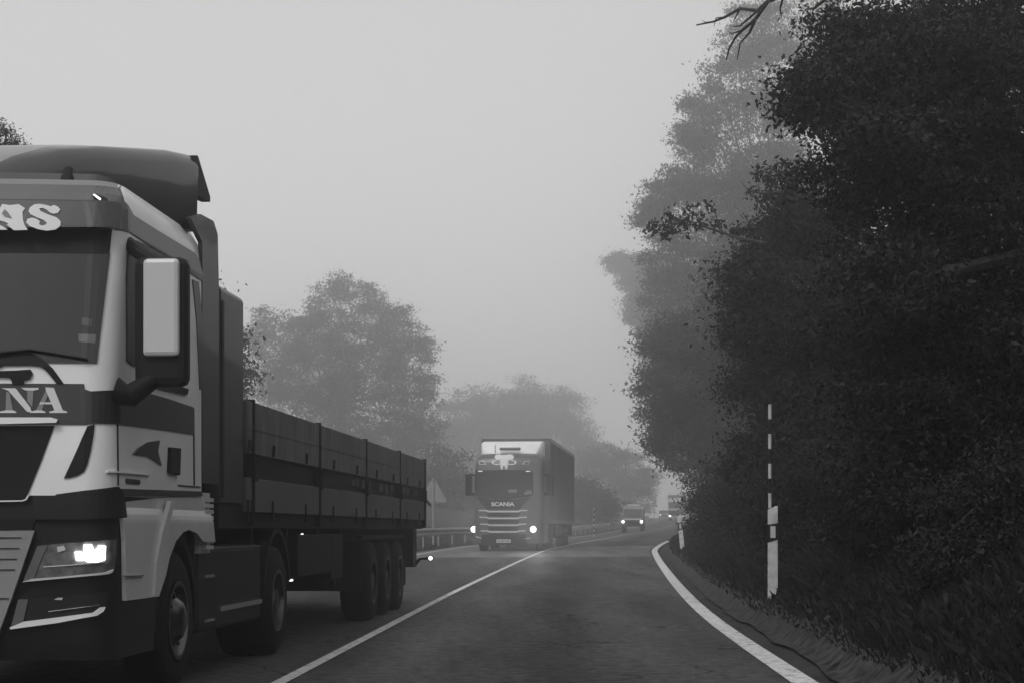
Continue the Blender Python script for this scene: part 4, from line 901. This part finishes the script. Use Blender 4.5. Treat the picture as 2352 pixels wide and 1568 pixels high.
rs = np.random.RandomState(77); P = []
for (x, y, r, k) in ((1500, 522, 14, 60), (1540, 515, 24, 120), (1575, 508, 22, 90), (1610, 510, 18, 60), (1530, 540, 12, 40), (1630, 475, 10, 25), (1590, 482, 12, 25), (1650, 520, 12, 40), (1690, 530, 14, 60), (1730, 540, 18, 60), (1740, 400, 14, 40), (1725, 440, 12, 25), (1770, 420, 16, 60)):
    c = np.array(W(x, y, 29.4)) - np.array(o4.location); P.append(c + rs.normal(size=(k, 3)) * r * 29 / F * .6)
leaf_mesh('branch_leaves', np.concatenate(P), .10, M['leaf_near'], rs, parent=bo)

# undergrowth shrubs on the bank
shr = [('dark shrub at the bend hiding part of the farthest truck', [(1602, 1168, 20), (1622, 1120, 26), (1648, 1150, 42), (1606, 1205, 18), (1668, 1100, 45), (1584, 1150, 10)], 53, 9000, .09),
       ('bushy undergrowth on the bank left of the striped pole', [(1680, 1170, 60), (1720, 1120, 60), (1650, 1220, 40), (1740, 1190, 50), (1700, 1230, 40)], 40, 16000, .07),
       ('dense dark undergrowth directly behind the striped pole', [(1800, 1130, 80), (1860, 1160, 80), (1760, 1220, 40), (1900, 1080, 90), (1830, 1230, 50)], 27, 18000, .055),
       ('black undergrowth under the nearest tree', [(1980, 1120, 110), (2080, 1160, 110), (2000, 1250, 60), (2180, 1150, 120), (1930, 1220, 50)], 20, 18000, .05),
       ('black shrub in the lower right corner', [(2250, 1180, 130), (2330, 1300, 120), (2200, 1300, 80), (2380, 1150, 150), (2120, 1280, 60)], 15, 18000, .045)]
for i, (lab, lb, d, n, s_) in enumerate(shr):
    xs = np.mean([p[0] for p in lb]); X = (xs - CX) / F * d + .6
    tree('shrub', lab, lb, d, (X, d + .5), n, s_, 'leaf_near', 40 + i, 'undergrowth shrubs on the right bank', .04, dj=.6, cat='shrub', spread=2.5, core=True)

# grass on both verges
def grass(name, y0, y1, t0, t1, n, h, seed, right=True):
    rs = np.random.RandomState(seed); Y = y0 + (y1 - y0) * rs.rand(n) ** 1.6; t = t0 + (t1 - t0) * rs.rand(n)
    X = np.array([cen(a) for a in Y]) + t; Z = np.array([gz(a, b) for a, b in zip(Y, t)])
    hh = h * rs.uniform(.4, 1.4, n); ww = .006 + .004 * rs.rand(n) + Y * .00012
    an = rs.rand(n) * 6.28; lean = rs.normal(size=(n, 2)) * .45
    v = np.empty((n, 4, 3)); dxw = np.stack([np.cos(an) * ww, np.sin(an) * ww], 1)
    v[:, 0] = np.stack([X - dxw[:, 0], Y - dxw[:, 1], Z - .03], 1); v[:, 1] = np.stack([X + dxw[:, 0], Y + dxw[:, 1], Z - .03], 1)
    m1 = np.stack([X + lean[:, 0] * hh * .35, Y + lean[:, 1] * hh * .35, Z + hh * .6], 1)
    v[:, 2] = m1 + np.stack([dxw[:, 0], dxw[:, 1], 0 * X], 1) * .7; v[:, 3] = np.stack([X + lean[:, 0] * hh, Y + lean[:, 1] * hh, Z + hh * .92], 1)
    me = bpy.data.meshes.new(name); me.vertices.add(n * 4); me.vertices.foreach_set('co', v.ravel().astype(np.float32))
    me.loops.add(n * 4); me.loops.foreach_set('vertex_index', np.arange(n * 4, dtype=np.int32))
    me.polygons.add(n); me.polygons.foreach_set('loop_start', np.arange(0, n * 4, 4, dtype=np.int32)); me.polygons.foreach_set('loop_total', np.full(n, 4, dtype=np.int32))
    me.update(calc_edges=True); me.materials.append(M['grass']); o = put(bpy.data.objects.new(name, me))
    return tag(o, 'rough grass and weeds on the bank' if right else 'rough grass along the crash barrier', 'grass', kind='stuff')
grass('bank_grass', 8, 75, 4.5, 9.5, 120000, .11, 5)
grass('verge_tufts', 8, 60, 4.42, 4.85, 20000, .055, 8)
grass('verge_grass', 25, 180, -9, -4.6, 30000, .22, 6, right=False)

# ------------------------------------------------------------------ haze
hb_ = MB(); hb_.box(-265, 300, -62, 545, -2.0, 50.0); hz = hb_.build('haze', M['white'])
hm = bpy.data.materials.new('haze'); hm.use_nodes = True; n = hm.node_tree.nodes; n.clear()
out = n.new('ShaderNodeOutputMaterial'); pv_ = n.new('ShaderNodeVolumePrincipled')
pv_.inputs['Color'].default_value = (.985, .985, .985, 1); pv_.inputs['Density'].default_value = 0.0036; pv_.inputs['Anisotropy'].default_value = 0.85
hm.node_tree.links.new(pv_.outputs[0], out.inputs['Volume'])
hz.data.materials.clear(); hz.data.materials.append(hm); tag(hz, kind='stuff', label='pale even fog filling the valley road', cat='fog')
